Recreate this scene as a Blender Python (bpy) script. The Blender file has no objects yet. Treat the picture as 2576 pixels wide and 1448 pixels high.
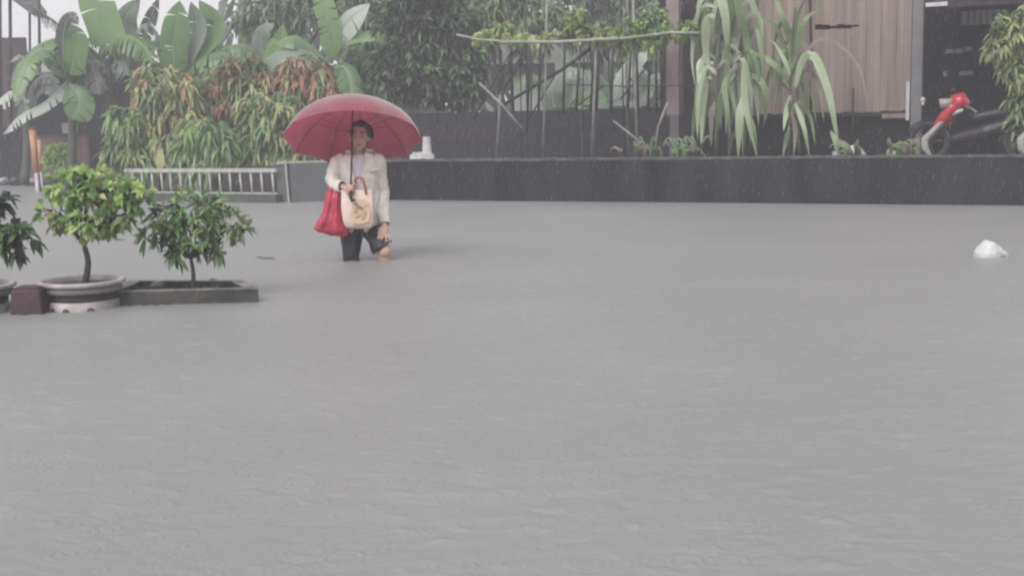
import bpy, bmesh, math, random
import numpy as np
from mathutils import Vector, Matrix, noise as mnoise
R = math.radians
random.seed(7)
rng = np.random.default_rng(7)
S = bpy.context.scene
COL = S.collection

# ------------------------------------------------------------------ camera
H_CAM = 1.05
FPX = 3000.0                       # focal length in pixels of a 2575 px wide frame
cam_d = bpy.data.cameras.new('camera')
cam = bpy.data.objects.new('camera', cam_d)
COL.objects.link(cam)
CM = Matrix.Rotation(R(90 - 7.56), 4, 'X') @ Matrix.Rotation(R(-1.15), 4, 'Z')
cam.matrix_world = Matrix.Translation((0, 0, H_CAM)) @ CM
cam_d.sensor_width = 36.0
cam_d.lens = 36.0 * FPX / 2575.0
cam_d.clip_end = 600
cam_d.clip_start = 0.05
S.camera = cam

# ------------------------------------------------------------------ world, sun, exposure
SUN_EL, SUN_AZ = 46.0, 205.0
W = bpy.data.worlds.new('World'); S.world = W; W.use_nodes = True
nt = W.node_tree; nt.nodes.clear()
wo = nt.nodes.new('ShaderNodeOutputWorld'); bg = nt.nodes.new('ShaderNodeBackground')
sk = nt.nodes.new('ShaderNodeTexSky'); sk.sky_type = 'NISHITA'; sk.sun_disc = False
sk.sun_elevation = R(SUN_EL); sk.sun_rotation = R(SUN_AZ)
sk.air_density = 1.0; sk.dust_density = 6.0; sk.ozone_density = 1.0
hs = nt.nodes.new('ShaderNodeHueSaturation'); hs.inputs['Saturation'].default_value = 0.12
cloud = nt.nodes.new('ShaderNodeMix'); cloud.data_type = 'RGBA'; cloud.inputs[0].default_value = .75   # closed cloud deck over the clear sky
cloud.inputs[7].default_value = (4.1, 4.04, 4.14, 1)
nt.links.new(sk.outputs[0], hs.inputs['Color']); nt.links.new(hs.outputs[0], cloud.inputs[6]); nt.links.new(cloud.outputs[2], bg.inputs['Color'])
bg.inputs['Strength'].default_value = 0.12
nt.links.new(bg.outputs[0], wo.inputs['Surface'])
sun_d = bpy.data.lights.new('sun', 'SUN'); sun_d.energy = 1.2; sun_d.angle = R(40); sun_d.color = (1.0, .97, .93)
sun = bpy.data.objects.new('sun', sun_d); COL.objects.link(sun)
sdir = Vector((math.sin(R(SUN_AZ)) * math.cos(R(SUN_EL)), math.cos(R(SUN_AZ)) * math.cos(R(SUN_EL)), math.sin(R(SUN_EL))))
sun.rotation_euler = sdir.to_track_quat('Z', 'Y').to_euler()
S.view_settings.view_transform = 'Standard'; S.view_settings.look = 'None'
S.view_settings.gamma = 1.0; S.view_settings.use_curve_mapping = False
S.view_settings.exposure = 1.0
S.cycles.max_bounces = 6; S.cycles.volume_bounces = 1; S.cycles.transparent_max_bounces = 8
S.cycles.pixel_filter_type = 'BLACKMAN_HARRIS'; S.cycles.filter_width = 2.4
S.cycles.use_denoising = True

# ------------------------------------------------------------------ pixel -> place
CR = CM.to_3x3()
def ray(px, py):
    return CR @ Vector(((px - 1287.5) / FPX, -(py - 724.0) / FPX, -1.0))
def P(px, py, Y):
    d = ray(px, py); return Vector((0, 0, H_CAM)) + d * (Y / d.y)
def G(px, py, z=0.0):
    d = ray(px, py); return Vector((0, 0, H_CAM)) + d * ((z - H_CAM) / d.z)

# ------------------------------------------------------------------ materials
def mat(name, c1, c2=None, rough=0.6, scale=4.0, detail=4.0, bump=0.0, bscale=None, metal=0.0, spec=0.5, trans=0.0, stretch=None, coat=0.0, contrast=(.3, .7)):
    m = bpy.data.materials.new(name); m.use_nodes = True
    t = m.node_tree; b = t.nodes['Principled BSDF']; out = t.nodes['Material Output']
    c2 = c2 or tuple(x * .7 for x in c1)
    tc = t.nodes.new('ShaderNodeTexCoord'); mp = t.nodes.new('ShaderNodeMapping')
    t.links.new(tc.outputs['Object'], mp.inputs[0])
    if stretch: mp.inputs['Scale'].default_value = stretch
    n = t.nodes.new('ShaderNodeTexNoise'); n.inputs['Scale'].default_value = scale; n.inputs['Detail'].default_value = detail
    t.links.new(mp.outputs[0], n.inputs['Vector'])
    r = t.nodes.new('ShaderNodeValToRGB')
    r.color_ramp.elements[0].position = contrast[0]; r.color_ramp.elements[1].position = contrast[1]
    r.color_ramp.elements[0].color = (*c1, 1); r.color_ramp.elements[1].color = (*c2, 1)
    t.links.new(n.outputs['Fac'], r.inputs[0]); t.links.new(r.outputs[0], b.inputs['Base Color'])
    b.inputs['Roughness'].default_value = rough; b.inputs['Metallic'].default_value = metal
    b.inputs['Specular IOR Level'].default_value = spec; b.inputs['Coat Weight'].default_value = coat
    b.inputs['Coat Roughness'].default_value = .15
    if bump:
        n2 = t.nodes.new('ShaderNodeTexNoise'); n2.inputs['Scale'].default_value = bscale or scale * 4; n2.inputs['Detail'].default_value = 5
        t.links.new(mp.outputs[0], n2.inputs['Vector'])
        bp = t.nodes.new('ShaderNodeBump'); bp.inputs['Strength'].default_value = bump; bp.inputs['Distance'].default_value = .02
        t.links.new(n2.outputs['Fac'], bp.inputs['Height']); t.links.new(bp.outputs[0], b.inputs['Normal'])
    if trans:
        tl = t.nodes.new('ShaderNodeBsdfTranslucent'); mx = t.nodes.new('ShaderNodeMixShader')
        mx.inputs[0].default_value = trans
        t.links.new(r.outputs[0], tl.inputs[0]); t.links.new(b.outputs[0], mx.inputs[1]); t.links.new(tl.outputs[0], mx.inputs[2])
        t.links.new(mx.outputs[0], out.inputs[0])
    return m
M = {}
def grey(c, f=.16):
    l = .25 * c[0] + .65 * c[1] + .1 * c[2]; return tuple(x + (l - x) * f for x in c)
def leafm(k, c1, c2, rough=.38, scale=2.5, trans=.42):
    c1, c2 = grey(c1), grey(c2)
    M[k] = mat(k, c1, c2, rough, scale, 3, trans=trans, spec=.5)
leafm('leaf_bright', (.28, .46, .10), (.16, .30, .065))
leafm('leaf_lime', (.42, .60, .13), (.27, .44, .085))
leafm('leaf_mid', tuple(1.8 * x for x in (0.128, 0.230, 0.088)), (0.074, 0.149, 0.054))
leafm('leaf_dark', (0.047, 0.088, 0.045), (0.030, 0.057, 0.032))
leafm('leaf_olive', tuple(2.1 * x for x in (0.230, 0.257, 0.105)), (0.121, 0.155, 0.068))  # olive, lifted in colour to stand for thicker haze over the left shrubs
leafm('leaf_yellow', tuple(1.75 * x for x in (0.405, 0.419, 0.18)), (0.257, 0.297, 0.108))  # yellow green, lifted likewise for the haze at the left
leafm('leaf_red', tuple(1.4 * x for x in (0.405, 0.169, 0.101)), (0.257, 0.115, 0.081))
leafm('leaf_rust', tuple(1.4 * x for x in (0.459, 0.284, 0.162)), (0.297, 0.162, 0.101))
leafm('leaf_pale', (0.351, 0.459, 0.270), (0.216, 0.324, 0.162))
leafm('leaf_far', (.155, .21, .125), (.09, .13, .085))  # far foliage colour raised to make up for the thin haze
leafm('banana_green', (0.176, 0.317, 0.101), (0.101, 0.203, 0.068), .35, 1.2, .35)
leafm('banana_lime', (0.270, 0.446, 0.149), (0.176, 0.324, 0.108), .35, 1.2, .4)
leafm('banana_grey', (0.230, 0.284, 0.230), (0.115, 0.162, 0.115), .4, 1.5, .2)
leafm('banana_dark', (0.068, 0.088, 0.068), (0.041, 0.057, 0.045), .45, 1.5, .15)
leafm('banana_silver', (0.446, 0.499, 0.446), (0.270, 0.324, 0.270), .35, 1.5, .2)
leafm('cane_green', (.20, .29, .12), (.11, .19, .065), .35, 2.0, .3)
leafm('cane_pale', (.42, .50, .33), (.28, .36, .2), .35, 2.0, .3)
leafm('cane_dry', (.28, .25, .2), (.17, .15, .12), .6, 2.0, .2)
M['bark'] = mat('bark', (.05, .043, .04), (.025, .022, .022), .8, 12, bump=.5)
M['stem_green'] = mat('stem_green', (.07, .085, .05), (.04, .05, .035), .6, 5)
M['wall'] = mat('wet_concrete', (.024, .024, .027), (.0025, .0025, .004), .65, 1.0, 9, bump=.5, spec=.14, bscale=9, contrast=(.3, .68), stretch=(2.2, 2.2, .55))
M['wall_cap'] = mat('concrete_cap', (.085, .085, .09), (.022, .024, .024), .5, 5, 5, bump=.3)
M['back_wall'] = mat('old_blockwork', (.020, .018, .023), (.010, .010, .013), .8, 2.5, 6, bump=.4, bscale=10)
M['panel'] = mat('grey_panel', (.105, .112, .118), (.08, .085, .092), .55, 2.0, 5)
M['white_paint'] = mat('white_paint', (.52, .52, .50), (.34, .34, .33), .5, 9, 4)
M['rail_white'] = mat('rail_paint', (.44, .44, .41), (.25, .26, .24), .5, 14, 5)
M['grey_post'] = mat('grey_post', (.115, .115, .12), (.07, .07, .075), .6, 5, 5)
M['kerb'] = mat('mossy_kerb', (.075, .085, .068), (.04, .045, .038), .7, 5, 5, bump=.3)
M['soil'] = mat('wet_soil', (.035, .03, .027), (.018, .016, .015), .7, 6, 6, bump=.6)
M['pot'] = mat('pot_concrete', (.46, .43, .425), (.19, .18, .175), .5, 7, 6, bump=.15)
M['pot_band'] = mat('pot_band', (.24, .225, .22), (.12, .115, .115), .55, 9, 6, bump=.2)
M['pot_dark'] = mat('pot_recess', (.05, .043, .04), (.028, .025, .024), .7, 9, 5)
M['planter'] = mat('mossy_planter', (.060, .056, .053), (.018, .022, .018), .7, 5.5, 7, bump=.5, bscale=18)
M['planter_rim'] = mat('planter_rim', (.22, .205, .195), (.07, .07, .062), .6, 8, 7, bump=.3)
M['maroon'] = mat('maroon_plastic', (.060, .026, .032), (.028, .017, .02), .65, 7, 7, bump=.3)
M['brolly'] = mat('umbrella_cloth', (.40, .062, .11), (.32, .048, .088), .34, 6, 3, trans=.50, spec=.8, coat=1.0)
for n_ in M['brolly'].node_tree.nodes:
    if n_.type == 'BSDF_PRINCIPLED': n_.inputs['Sheen Weight'].default_value = 1.0; n_.inputs['Sheen Roughness'].default_value = .45
M['rim_dark'] = mat('dark_rim', (.06, .06, .065), (.04, .04, .045), .5, 20)
M['rib'] = mat('dark_rib', (.16, .03, .045), (.11, .02, .035), .4, 20)
M['metal'] = mat('brushed_metal', (.35, .33, .34), (.25, .24, .25), .35, 20, metal=.8)
M['black'] = mat('black_plastic', (.02, .018, .02), (.012, .011, .012), .4, 10)
M['skin'] = mat('skin', (.50, .33, .28), (.42, .27, .225), .5, 8, 3)
M['leg_skin'] = mat('leg_skin', (.42, .27, .22), (.34, .21, .17), .4, 8, 3)
M['hair'] = mat('hair', (.022, .014, .016), (.012, .009, .01), .5, 30, stretch=(6, 6, 1))
M['jacket'] = mat('cream_jacket', (.62, .595, .55), (.50, .48, .44), .75, 9, 6, bump=.6, bscale=13)
M['shirt'] = mat('white_shirt', (.58, .56, .61), (.50, .48, .54), .8, 6, 4, bump=.2, bscale=12)
M['trousers'] = mat('wet_trousers', (.018, .016, .022), (.010, .009, .013), .5, 9, 4, bump=.3)
M['red_bag'] = mat('red_plastic', (.56, .055, .10), (.40, .035, .08), .28, 7, 5, bump=.5, bscale=14, trans=.2)
M['tote'] = mat('cream_canvas', (.66, .54, .48), (.57, .46, .40), .8, 5, 4, bump=.3, bscale=16)
M['tote_print'] = mat('tan_print', (.56, .42, .29), (.50, .37, .26), .8, 5, 4)
M['brown_ink'] = mat('brown_ink', (.30, .19, .13), (.25, .16, .11), .8, 5, 4)
M['petal'] = mat('faded_petal', (.44, .30, .19), (.38, .26, .17), .8, 5)
M['tote_strap'] = mat('brown_strap', (.32, .13, .10), (.25, .10, .08), .6, 8)
M['white_plastic'] = mat('white_plastic', (.72, .73, .74), (.60, .61, .62), .3, 10, 4, bump=.4, bscale=16, trans=.3)
M['bamboo_light'] = mat('bamboo_light', (.25, .25, .23), (.12, .125, .115), .55, 6, 4)
M['bamboo_pale'] = mat('bamboo_pale', (.34, .35, .31), (.18, .19, .165), .55, 6, 4)
M['bamboo_dark'] = mat('bamboo_dark', (.022, .028, .024), (.012, .015, .014), .6, 6, 4)
M['boards'] = mat('brown_boards', (.26, .205, .175), (.115, .096, .088), .7, 1.1, 8, stretch=(7, 7, .45), bump=.3, bscale=5, contrast=(.33, .72))
M['boards_grey'] = mat('grey_boards', (.15, .125, .12), (.085, .075, .075), .7, 1.3, 7, stretch=(6, 6, .5))
M['pillar'] = mat('pink_pillar', (.27, .20, .20), (.18, .14, .145), .6, 4, 5)
M['post_grey'] = mat('corner_post', (.17, .165, .17), (.10, .10, .105), .6, 3, 5)
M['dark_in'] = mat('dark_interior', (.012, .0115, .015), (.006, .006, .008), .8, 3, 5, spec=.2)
M['dark_timber'] = mat('dark_timber', (.028, .022, .022), (.014, .012, .013), .7, 5, 5, spec=.3)
M['pale_glass'] = mat('frosted_glass', (.62, .62, .66), (.5, .5, .55), .3, 4)
M['red_paint'] = mat('red_paint', (.52, .026, .05), (.36, .018, .036), .35, 9, coat=.3)
M['bike_white'] = mat('bike_white', (.36, .335, .325), (.24, .22, .215), .35, 8)
M['tyre'] = mat('tyre', (.018, .018, .02), (.012, .012, .013), .7, 20)
M['orange'] = mat('orange_paint', (.48, .24, .12), (.38, .18, .09), .5, 8)
M['redbrown'] = mat('red_brown_wall', (.17, .085, .075), (.10, .06, .058), .7, 4, 5)
M['shed'] = mat('shed_timber', (.085, .06, .06), (.05, .04, .042), .8, 3, 5)
M['roof_tin'] = mat('roof_tin', (.10, .10, .10), (.06, .062, .062), .5, 4, 5)
M['far_wall'] = mat('far_house_wall', (.36, .39, .36), (.26, .29, .26), .7, 2, 5)
M['cloth_white'] = mat('pale_rag', (.48, .46, .48), (.34, .33, .35), .7, 8, 4)

# ------------------------------------------------------------------ mesh builder
def orth(d):
    d = d.normalized(); a = Vector((0, 0, 1)) if abs(d.z) < .9 else Vector((1, 0, 0))
    u = d.cross(a).normalized(); return u, d.cross(u).normalized()
ORI = {}
def origin(o):
    return ORI.get(o.name, Vector((0, 0, 0))) if o else Vector((0, 0, 0))
class MB:
    def __init__(s): s.v = []; s.f = []; s.m = []
    def add(s, vs, fs, m=0):
        b = len(s.v); s.v.extend(vs)
        for f in fs: s.f.append([i + b for i in f]); s.m.append(m)
    def hexa(s, c, m=0):            # 8 corners: bottom 4 (ccw), top 4
        s.add([Vector(x) for x in c], [(3, 2, 1, 0), (4, 5, 6, 7), (0, 1, 5, 4), (1, 2, 6, 5), (2, 3, 7, 6), (3, 0, 4, 7)], m)
    def box(s, c, size, rz=0.0, m=0):
        c = Vector(c); x, y, z = (q / 2 for q in size); rot = Matrix.Rotation(rz, 3, 'Z')
        s.hexa([c + rot @ Vector(p) for p in ((-x, -y, -z), (x, -y, -z), (x, y, -z), (-x, y, -z), (-x, -y, z), (x, -y, z), (x, y, z), (-x, y, z))], m)
    def wallseg(s, a, b, z0, z1, t, m=0):   # vertical slab from a to b (xy), thickness t towards +normal
        a = Vector((a[0], a[1], 0)); b = Vector((b[0], b[1], 0)); d = (b - a).normalized(); n = Vector((-d.y, d.x, 0)) * t
        Z0 = Vector((0, 0, z0)); Z1 = Vector((0, 0, z1))
        s.hexa([a + Z0, b + Z0, b + n + Z0, a + n + Z0, a + Z1, b + Z1, b + n + Z1, a + n + Z1], m)
    def tube(s, pts, rad, seg=8, m=0, cap=True):
        pts = [Vector(p) for p in pts]; n = len(pts)
        if not hasattr(rad, '__len__'): rad = [rad] * n
        vs = []; fs = []; u = None
        for i, p in enumerate(pts):
            d = (pts[min(i + 1, n - 1)] - pts[max(i - 1, 0)])
            if d.length < 1e-9: d = Vector((0, 0, 1))
            d.normalize()
            if u is None: u, w = orth(d)
            else:
                u = (u - d * u.dot(d)); u.normalize(); w = d.cross(u)
            for k in range(seg):
                a = 2 * math.pi * k / seg; vs.append(p + (u * math.cos(a) + w * math.sin(a)) * rad[i])
        for i in range(n - 1):
            for k in range(seg):
                k2 = (k + 1) % seg; fs.append((i * seg + k, i * seg + k2, (i + 1) * seg + k2, (i + 1) * seg + k))
        if cap: fs.append(tuple(range(seg - 1, -1, -1))); fs.append(tuple(range((n - 1) * seg, n * seg)))
        s.add(vs, fs, m)
    def ell(s, c, r, rot=None, nu=14, nv=9, m=0):
        c = Vector(c); vs = [c + (rot @ Vector((0, 0, r[2])) if rot else Vector((0, 0, r[2])))]; fs = []
        for j in range(1, nv):
            th = math.pi * j / nv
            for k in range(nu):
                a = 2 * math.pi * k / nu; p = Vector((r[0] * math.sin(th) * math.cos(a), r[1] * math.sin(th) * math.sin(a), r[2] * math.cos(th)))
                vs.append(c + (rot @ p if rot else p))
        q = Vector((0, 0, -r[2])); vs.append(c + (rot @ q if rot else q))
        for k in range(nu): fs.append((0, 1 + k, 1 + (k + 1) % nu))
        for j in range(nv - 2):
            for k in range(nu):
                a = 1 + j * nu; b = a + nu; fs.append((a + k, b + k, b + (k + 1) % nu, a + (k + 1) % nu))
        L = len(vs) - 1; a = 1 + (nv - 2) * nu
        for k in range(nu): fs.append((a + (k + 1) % nu, a + k, L))
        s.add(vs, fs, m)
    def limb(s, pts, rad, seg=12, m=0):
        s.tube(pts, rad, seg, m)
        for p, r in zip(pts, rad if hasattr(rad, '__len__') else [rad] * len(pts)): s.ell(p, (r, r, r), m=m)
    def lathe(s, prof, c=(0, 0, 0), seg=40, m=0, cap=False, mats=None):
        c = Vector(c); vs = []; fs = []; n = len(prof)
        for (r, z) in prof:
            for k in range(seg):
                a = 2 * math.pi * k / seg; vs.append(c + Vector((r * math.cos(a), r * math.sin(a), z)))
        b = len(s.v); s.v.extend(vs)
        for i in range(n - 1):
            for k in range(seg):
                k2 = (k + 1) % seg
                s.f.append([b + i * seg + k, b + i * seg + k2, b + (i + 1) * seg + k2, b + (i + 1) * seg + k]); s.m.append(mats[i] if mats else m)
        if cap:
            s.f.append([b + k for k in range(seg - 1, -1, -1)]); s.m.append(m)
            s.f.append([b + (n - 1) * seg + k for k in range(seg)]); s.m.append(m)
    def leaf(s, base, d, nrm, L, w, droop=.3, m=0, fold=.25):
        d = d.normalized(); sd = d.cross(nrm)
        if sd.length < 1e-4: sd = orth(d)[0]
        sd.normalize(); nn = sd.cross(d)
        def pt(t): return base + d * (L * t) + Vector((0, 0, -droop * L * t * t))
        p0, p1, p2, p3 = pt(0), pt(.33), pt(.68), pt(1)
        h = nn * (w * fold)
        vs = [p0, p1 - sd * w * .5 + h, p1, p1 + sd * w * .5 + h, p2 - sd * w * .42 + h, p2, p2 + sd * w * .42 + h, p3]
        s.add(vs, [(0, 2, 1), (0, 3, 2), (1, 2, 5, 4), (2, 3, 6, 5), (4, 5, 7), (5, 6, 7)], m)
    def build(s, name, mats, parent=None, smooth=False):
        me = bpy.data.meshes.new(name); o0 = origin(parent)
        me.from_pydata([tuple(Vector(v) - o0) for v in s.v], [], s.f)
        if not isinstance(mats, (list, tuple)): mats = [mats]
        for q in mats: me.materials.append(q)
        if len(mats) > 1: me.polygons.foreach_set('material_index', s.m)
        if smooth: me.polygons.foreach_set('use_smooth', [True] * len(me.polygons))
        me.update()
        ob = bpy.data.objects.new(name, me); COL.objects.link(ob)
        if parent: ob.parent = parent; ORI[ob.name] = o0
        return ob
def fused(mb, name, m, parent, voxel=.008, smooth=4):
    """one continuous skin over the overlapping shapes of mb"""
    o0 = origin(parent)
    ob = mb.build(name + '_draft', m, None)
    md = ob.modifiers.new('r', 'REMESH'); md.mode = 'VOXEL'; md.voxel_size = voxel
    if smooth: sm = ob.modifiers.new('s', 'SMOOTH'); sm.factor = .5; sm.iterations = smooth
    dg = bpy.context.evaluated_depsgraph_get(); dg.update()
    me = bpy.data.meshes.new_from_object(ob.evaluated_get(dg))
    me.name = name; me.transform(Matrix.Translation(-o0))
    me.materials.clear(); me.materials.append(m)
    me.polygons.foreach_set('use_smooth', [True] * len(me.polygons)); me.update()
    old = ob.data; bpy.data.objects.remove(ob); bpy.data.meshes.remove(old)
    nb = bpy.data.objects.new(name, me); COL.objects.link(nb)
    if parent: nb.parent = parent; ORI[nb.name] = o0
    return nb
FOLD = bpy.data.textures.new('folds', 'CLOUDS'); FOLD.noise_scale = .075; FOLD.noise_depth = 2
def rumple(o, strength, levels=2, first=None):
    sb = o.modifiers.new('sub', 'SUBSURF'); sb.levels = sb.render_levels = levels
    dm = o.modifiers.new('folds', 'DISPLACE'); dm.texture = FOLD; dm.texture_coords = 'GLOBAL'; dm.strength = strength; dm.mid_level = .5
def tag(o, label, cat, group=None):
    o['label'] = label; o['category'] = cat
    if group: o['group'] = group
    return o
def thing(name, label, cat, loc, group=None):
    o = bpy.data.objects.new(name, None); COL.objects.link(o); o.empty_display_size = .2
    o.location = loc; ORI[o.name] = Vector(loc)
    return tag(o, label, cat, group)
def dup(o, loc, label, parent=None):
    c = o.copy(); COL.objects.link(c)
    if parent is None: c.location = loc; c['label'] = label
    else: c.parent = parent
    for ch in list(o.children): dup(ch, None, None, c)
    return c
def struct(o): o['kind'] = 'structure'; return o
def catmull(pts, n):
    pts = [Vector(p) for p in pts]; q = [pts[0] * 2 - pts[1]] + pts + [pts[-1] * 2 - pts[-2]]; out = []
    segs = len(pts) - 1
    for i in range(n):
        t = i / (n - 1) * segs; k = min(int(t), segs - 1); t -= k
        a, b, c, d = q[k:k + 4]
        out.append(.5 * ((2 * b) + (c - a) * t + (2 * a - 5 * b + 4 * c - d) * t * t + (3 * b - a - 3 * c + d) * t ** 3))
    return out
def blade(mb, pts, w, nrm=Vector((0, -1, .3)), n=14, m=0, rib=None, droop=.15, tear=0.0, prof='banana', ribr=.012, seed=0, twist=0.0):
    """long leaf along pts: midrib plus two halves, optionally torn into strips"""
    rr = random.Random(seed); path = catmull(pts, n); L = [0]
    for i in range(1, n): L.append(L[-1] + (path[i] - path[i - 1]).length)
    def width(t):
        if prof == 'banana': return w * min(1, (t / .18) ** .6 if t > 0 else 0) * max(0, 1 - max(0, (t - .62) / .38) ** 2.2) + .004
        return w * min(1, .28 + t * 2.6) * max(0, 1 - t ** 2.2) + .003
    fr = []
    for i, p in enumerate(path):
        d = (path[min(i + 1, n - 1)] - path[max(i - 1, 0)]).normalized()
        nn = Matrix.Rotation(twist * i / (n - 1), 3, d) @ nrm
        sd = d.cross(nn)
        if sd.length < 1e-3: sd = orth(d)[0]
        sd.normalize(); fr.append((p, d, sd, sd.cross(d)))
    for sgn in (-1, 1):
        gap = 0.0
        for i in range(n - 1):
            torn = rr.random() < tear
            jit = rr.uniform(.75, 1.05) if tear else 1.0
            dr = droop * (rr.uniform(.5, 2.2) if tear > .3 else 1)
            ed = []
            for k, (j, shrink) in enumerate(((i, gap), (i + 1, .32 if torn else 0.0))):
                p, d, sd, nn = fr[j]; ww = width(L[j] / L[-1]) * (jit if tear > .3 else 1)
                sh = d * ((L[i + 1] - L[i]) * shrink * (1 if k == 0 else -1))
                a = p + sd * sgn * ww * .5 + nn * ww * .10 + sh * .4 + Vector((0, 0, -droop * ww * .2))
                b = p + sd * sgn * ww + nn * ww * .02 + sh + Vector((0, 0, -dr * ww))
                ed.append((p, a, b))
            (p0, a0, b0), (p1, a1, b1) = ed
            vs = [p0, a0, b0, p1, a1, b1]
            fs = [(0, 1, 4, 3), (1, 2, 5, 4)] if sgn > 0 else [(3, 4, 1, 0), (4, 5, 2, 1)]
            mb.add(vs, fs, m); gap = .32 if torn else 0.0
    mb.tube(path, [ribr * (1 - .8 * i / (n - 1)) for i in range(n)], 5, rib if rib is not None else m)
def rvec(): 
    while True:
        v = Vector((random.uniform(-1, 1), random.uniform(-1, 1), random.uniform(-1, 1)))
        if .05 < v.length < 1: return v.normalized()

# ------------------------------------------------------------------ ground, water, garden bed
WA, WB = G(905, 502.5), G(2780, 519)          # foot line of the long dark wall
wd = (WB - WA); wd.z = 0; wd.normalize(); wn = Vector((-wd.y, wd.x, 0))
def wall_pt(px, back=0.0, z=0.0):             # point on the wall's line below image column px
    d = ray(px, 505); o = Vector((0, 0, 0))
    # intersect vertical plane of wall foot shifted back
    a = WA + wn * back; den = d.dot(wn); t = (a - Vector((0, 0, H_CAM))).dot(wn) / den
    p = Vector((0, 0, H_CAM)) + d * t; p.z = z; return p
def PW(px, py, back):                         # point seen at px,py on the vertical plane 'back' metres behind the wall
    d = ray(px, py); a = WA + wn * back; t = (a - Vector((0, 0, H_CAM))).dot(wn) / d.dot(wn)
    return Vector((0, 0, H_CAM)) + d * t

mb = MB(); s_ = 300.0
mb.add([Vector((-s_, -40, -.62)), Vector((s_, -40, -.62)), Vector((s_, 400, -.62)), Vector((-s_, 400, -.62))], [(0, 1, 2, 3)])
struct(mb.build('ground', M['soil']))
# garden soil behind the wall and the railing
g0 = wall_pt(905, .12, .5); g1 = wall_pt(2780, .12, .5)
L0 = G(250, 497); L0.z = .02
mb = MB()
poly = [g0, g1, Vector((26, g1.y - 1, .5)), Vector((26, 60, .5)), Vector((-4.6, 60, .5)), Vector((-4.6, g0.y + 1.6, .5))]
nb_ = len(poly); mb.add(poly + [p - Vector((0, 0, .8)) for p in poly], [tuple(range(nb_))] + [(i, i + nb_, (i + 1) % nb_ + nb_, (i + 1) % nb_) for i in range(nb_)])
poly = [Vector((-30, 30, .06)), Vector((-9.2, 29.5, .06)), Vector((-7.0, 20.1, .06)), Vector((-3.9, 19.7, .06)), Vector((-4.61, 21.5, .06)), Vector((-4.61, 60, .06)), Vector((-30, 60, .06))]
nb_ = len(poly); mb.add(poly + [p - Vector((0, 0, .5)) for p in poly], [tuple(range(nb_))] + [(i, i + nb_, (i + 1) % nb_ + nb_, (i + 1) % nb_) for i in range(nb_)])
struct(mb.build('garden_soil', M['soil']))

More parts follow.
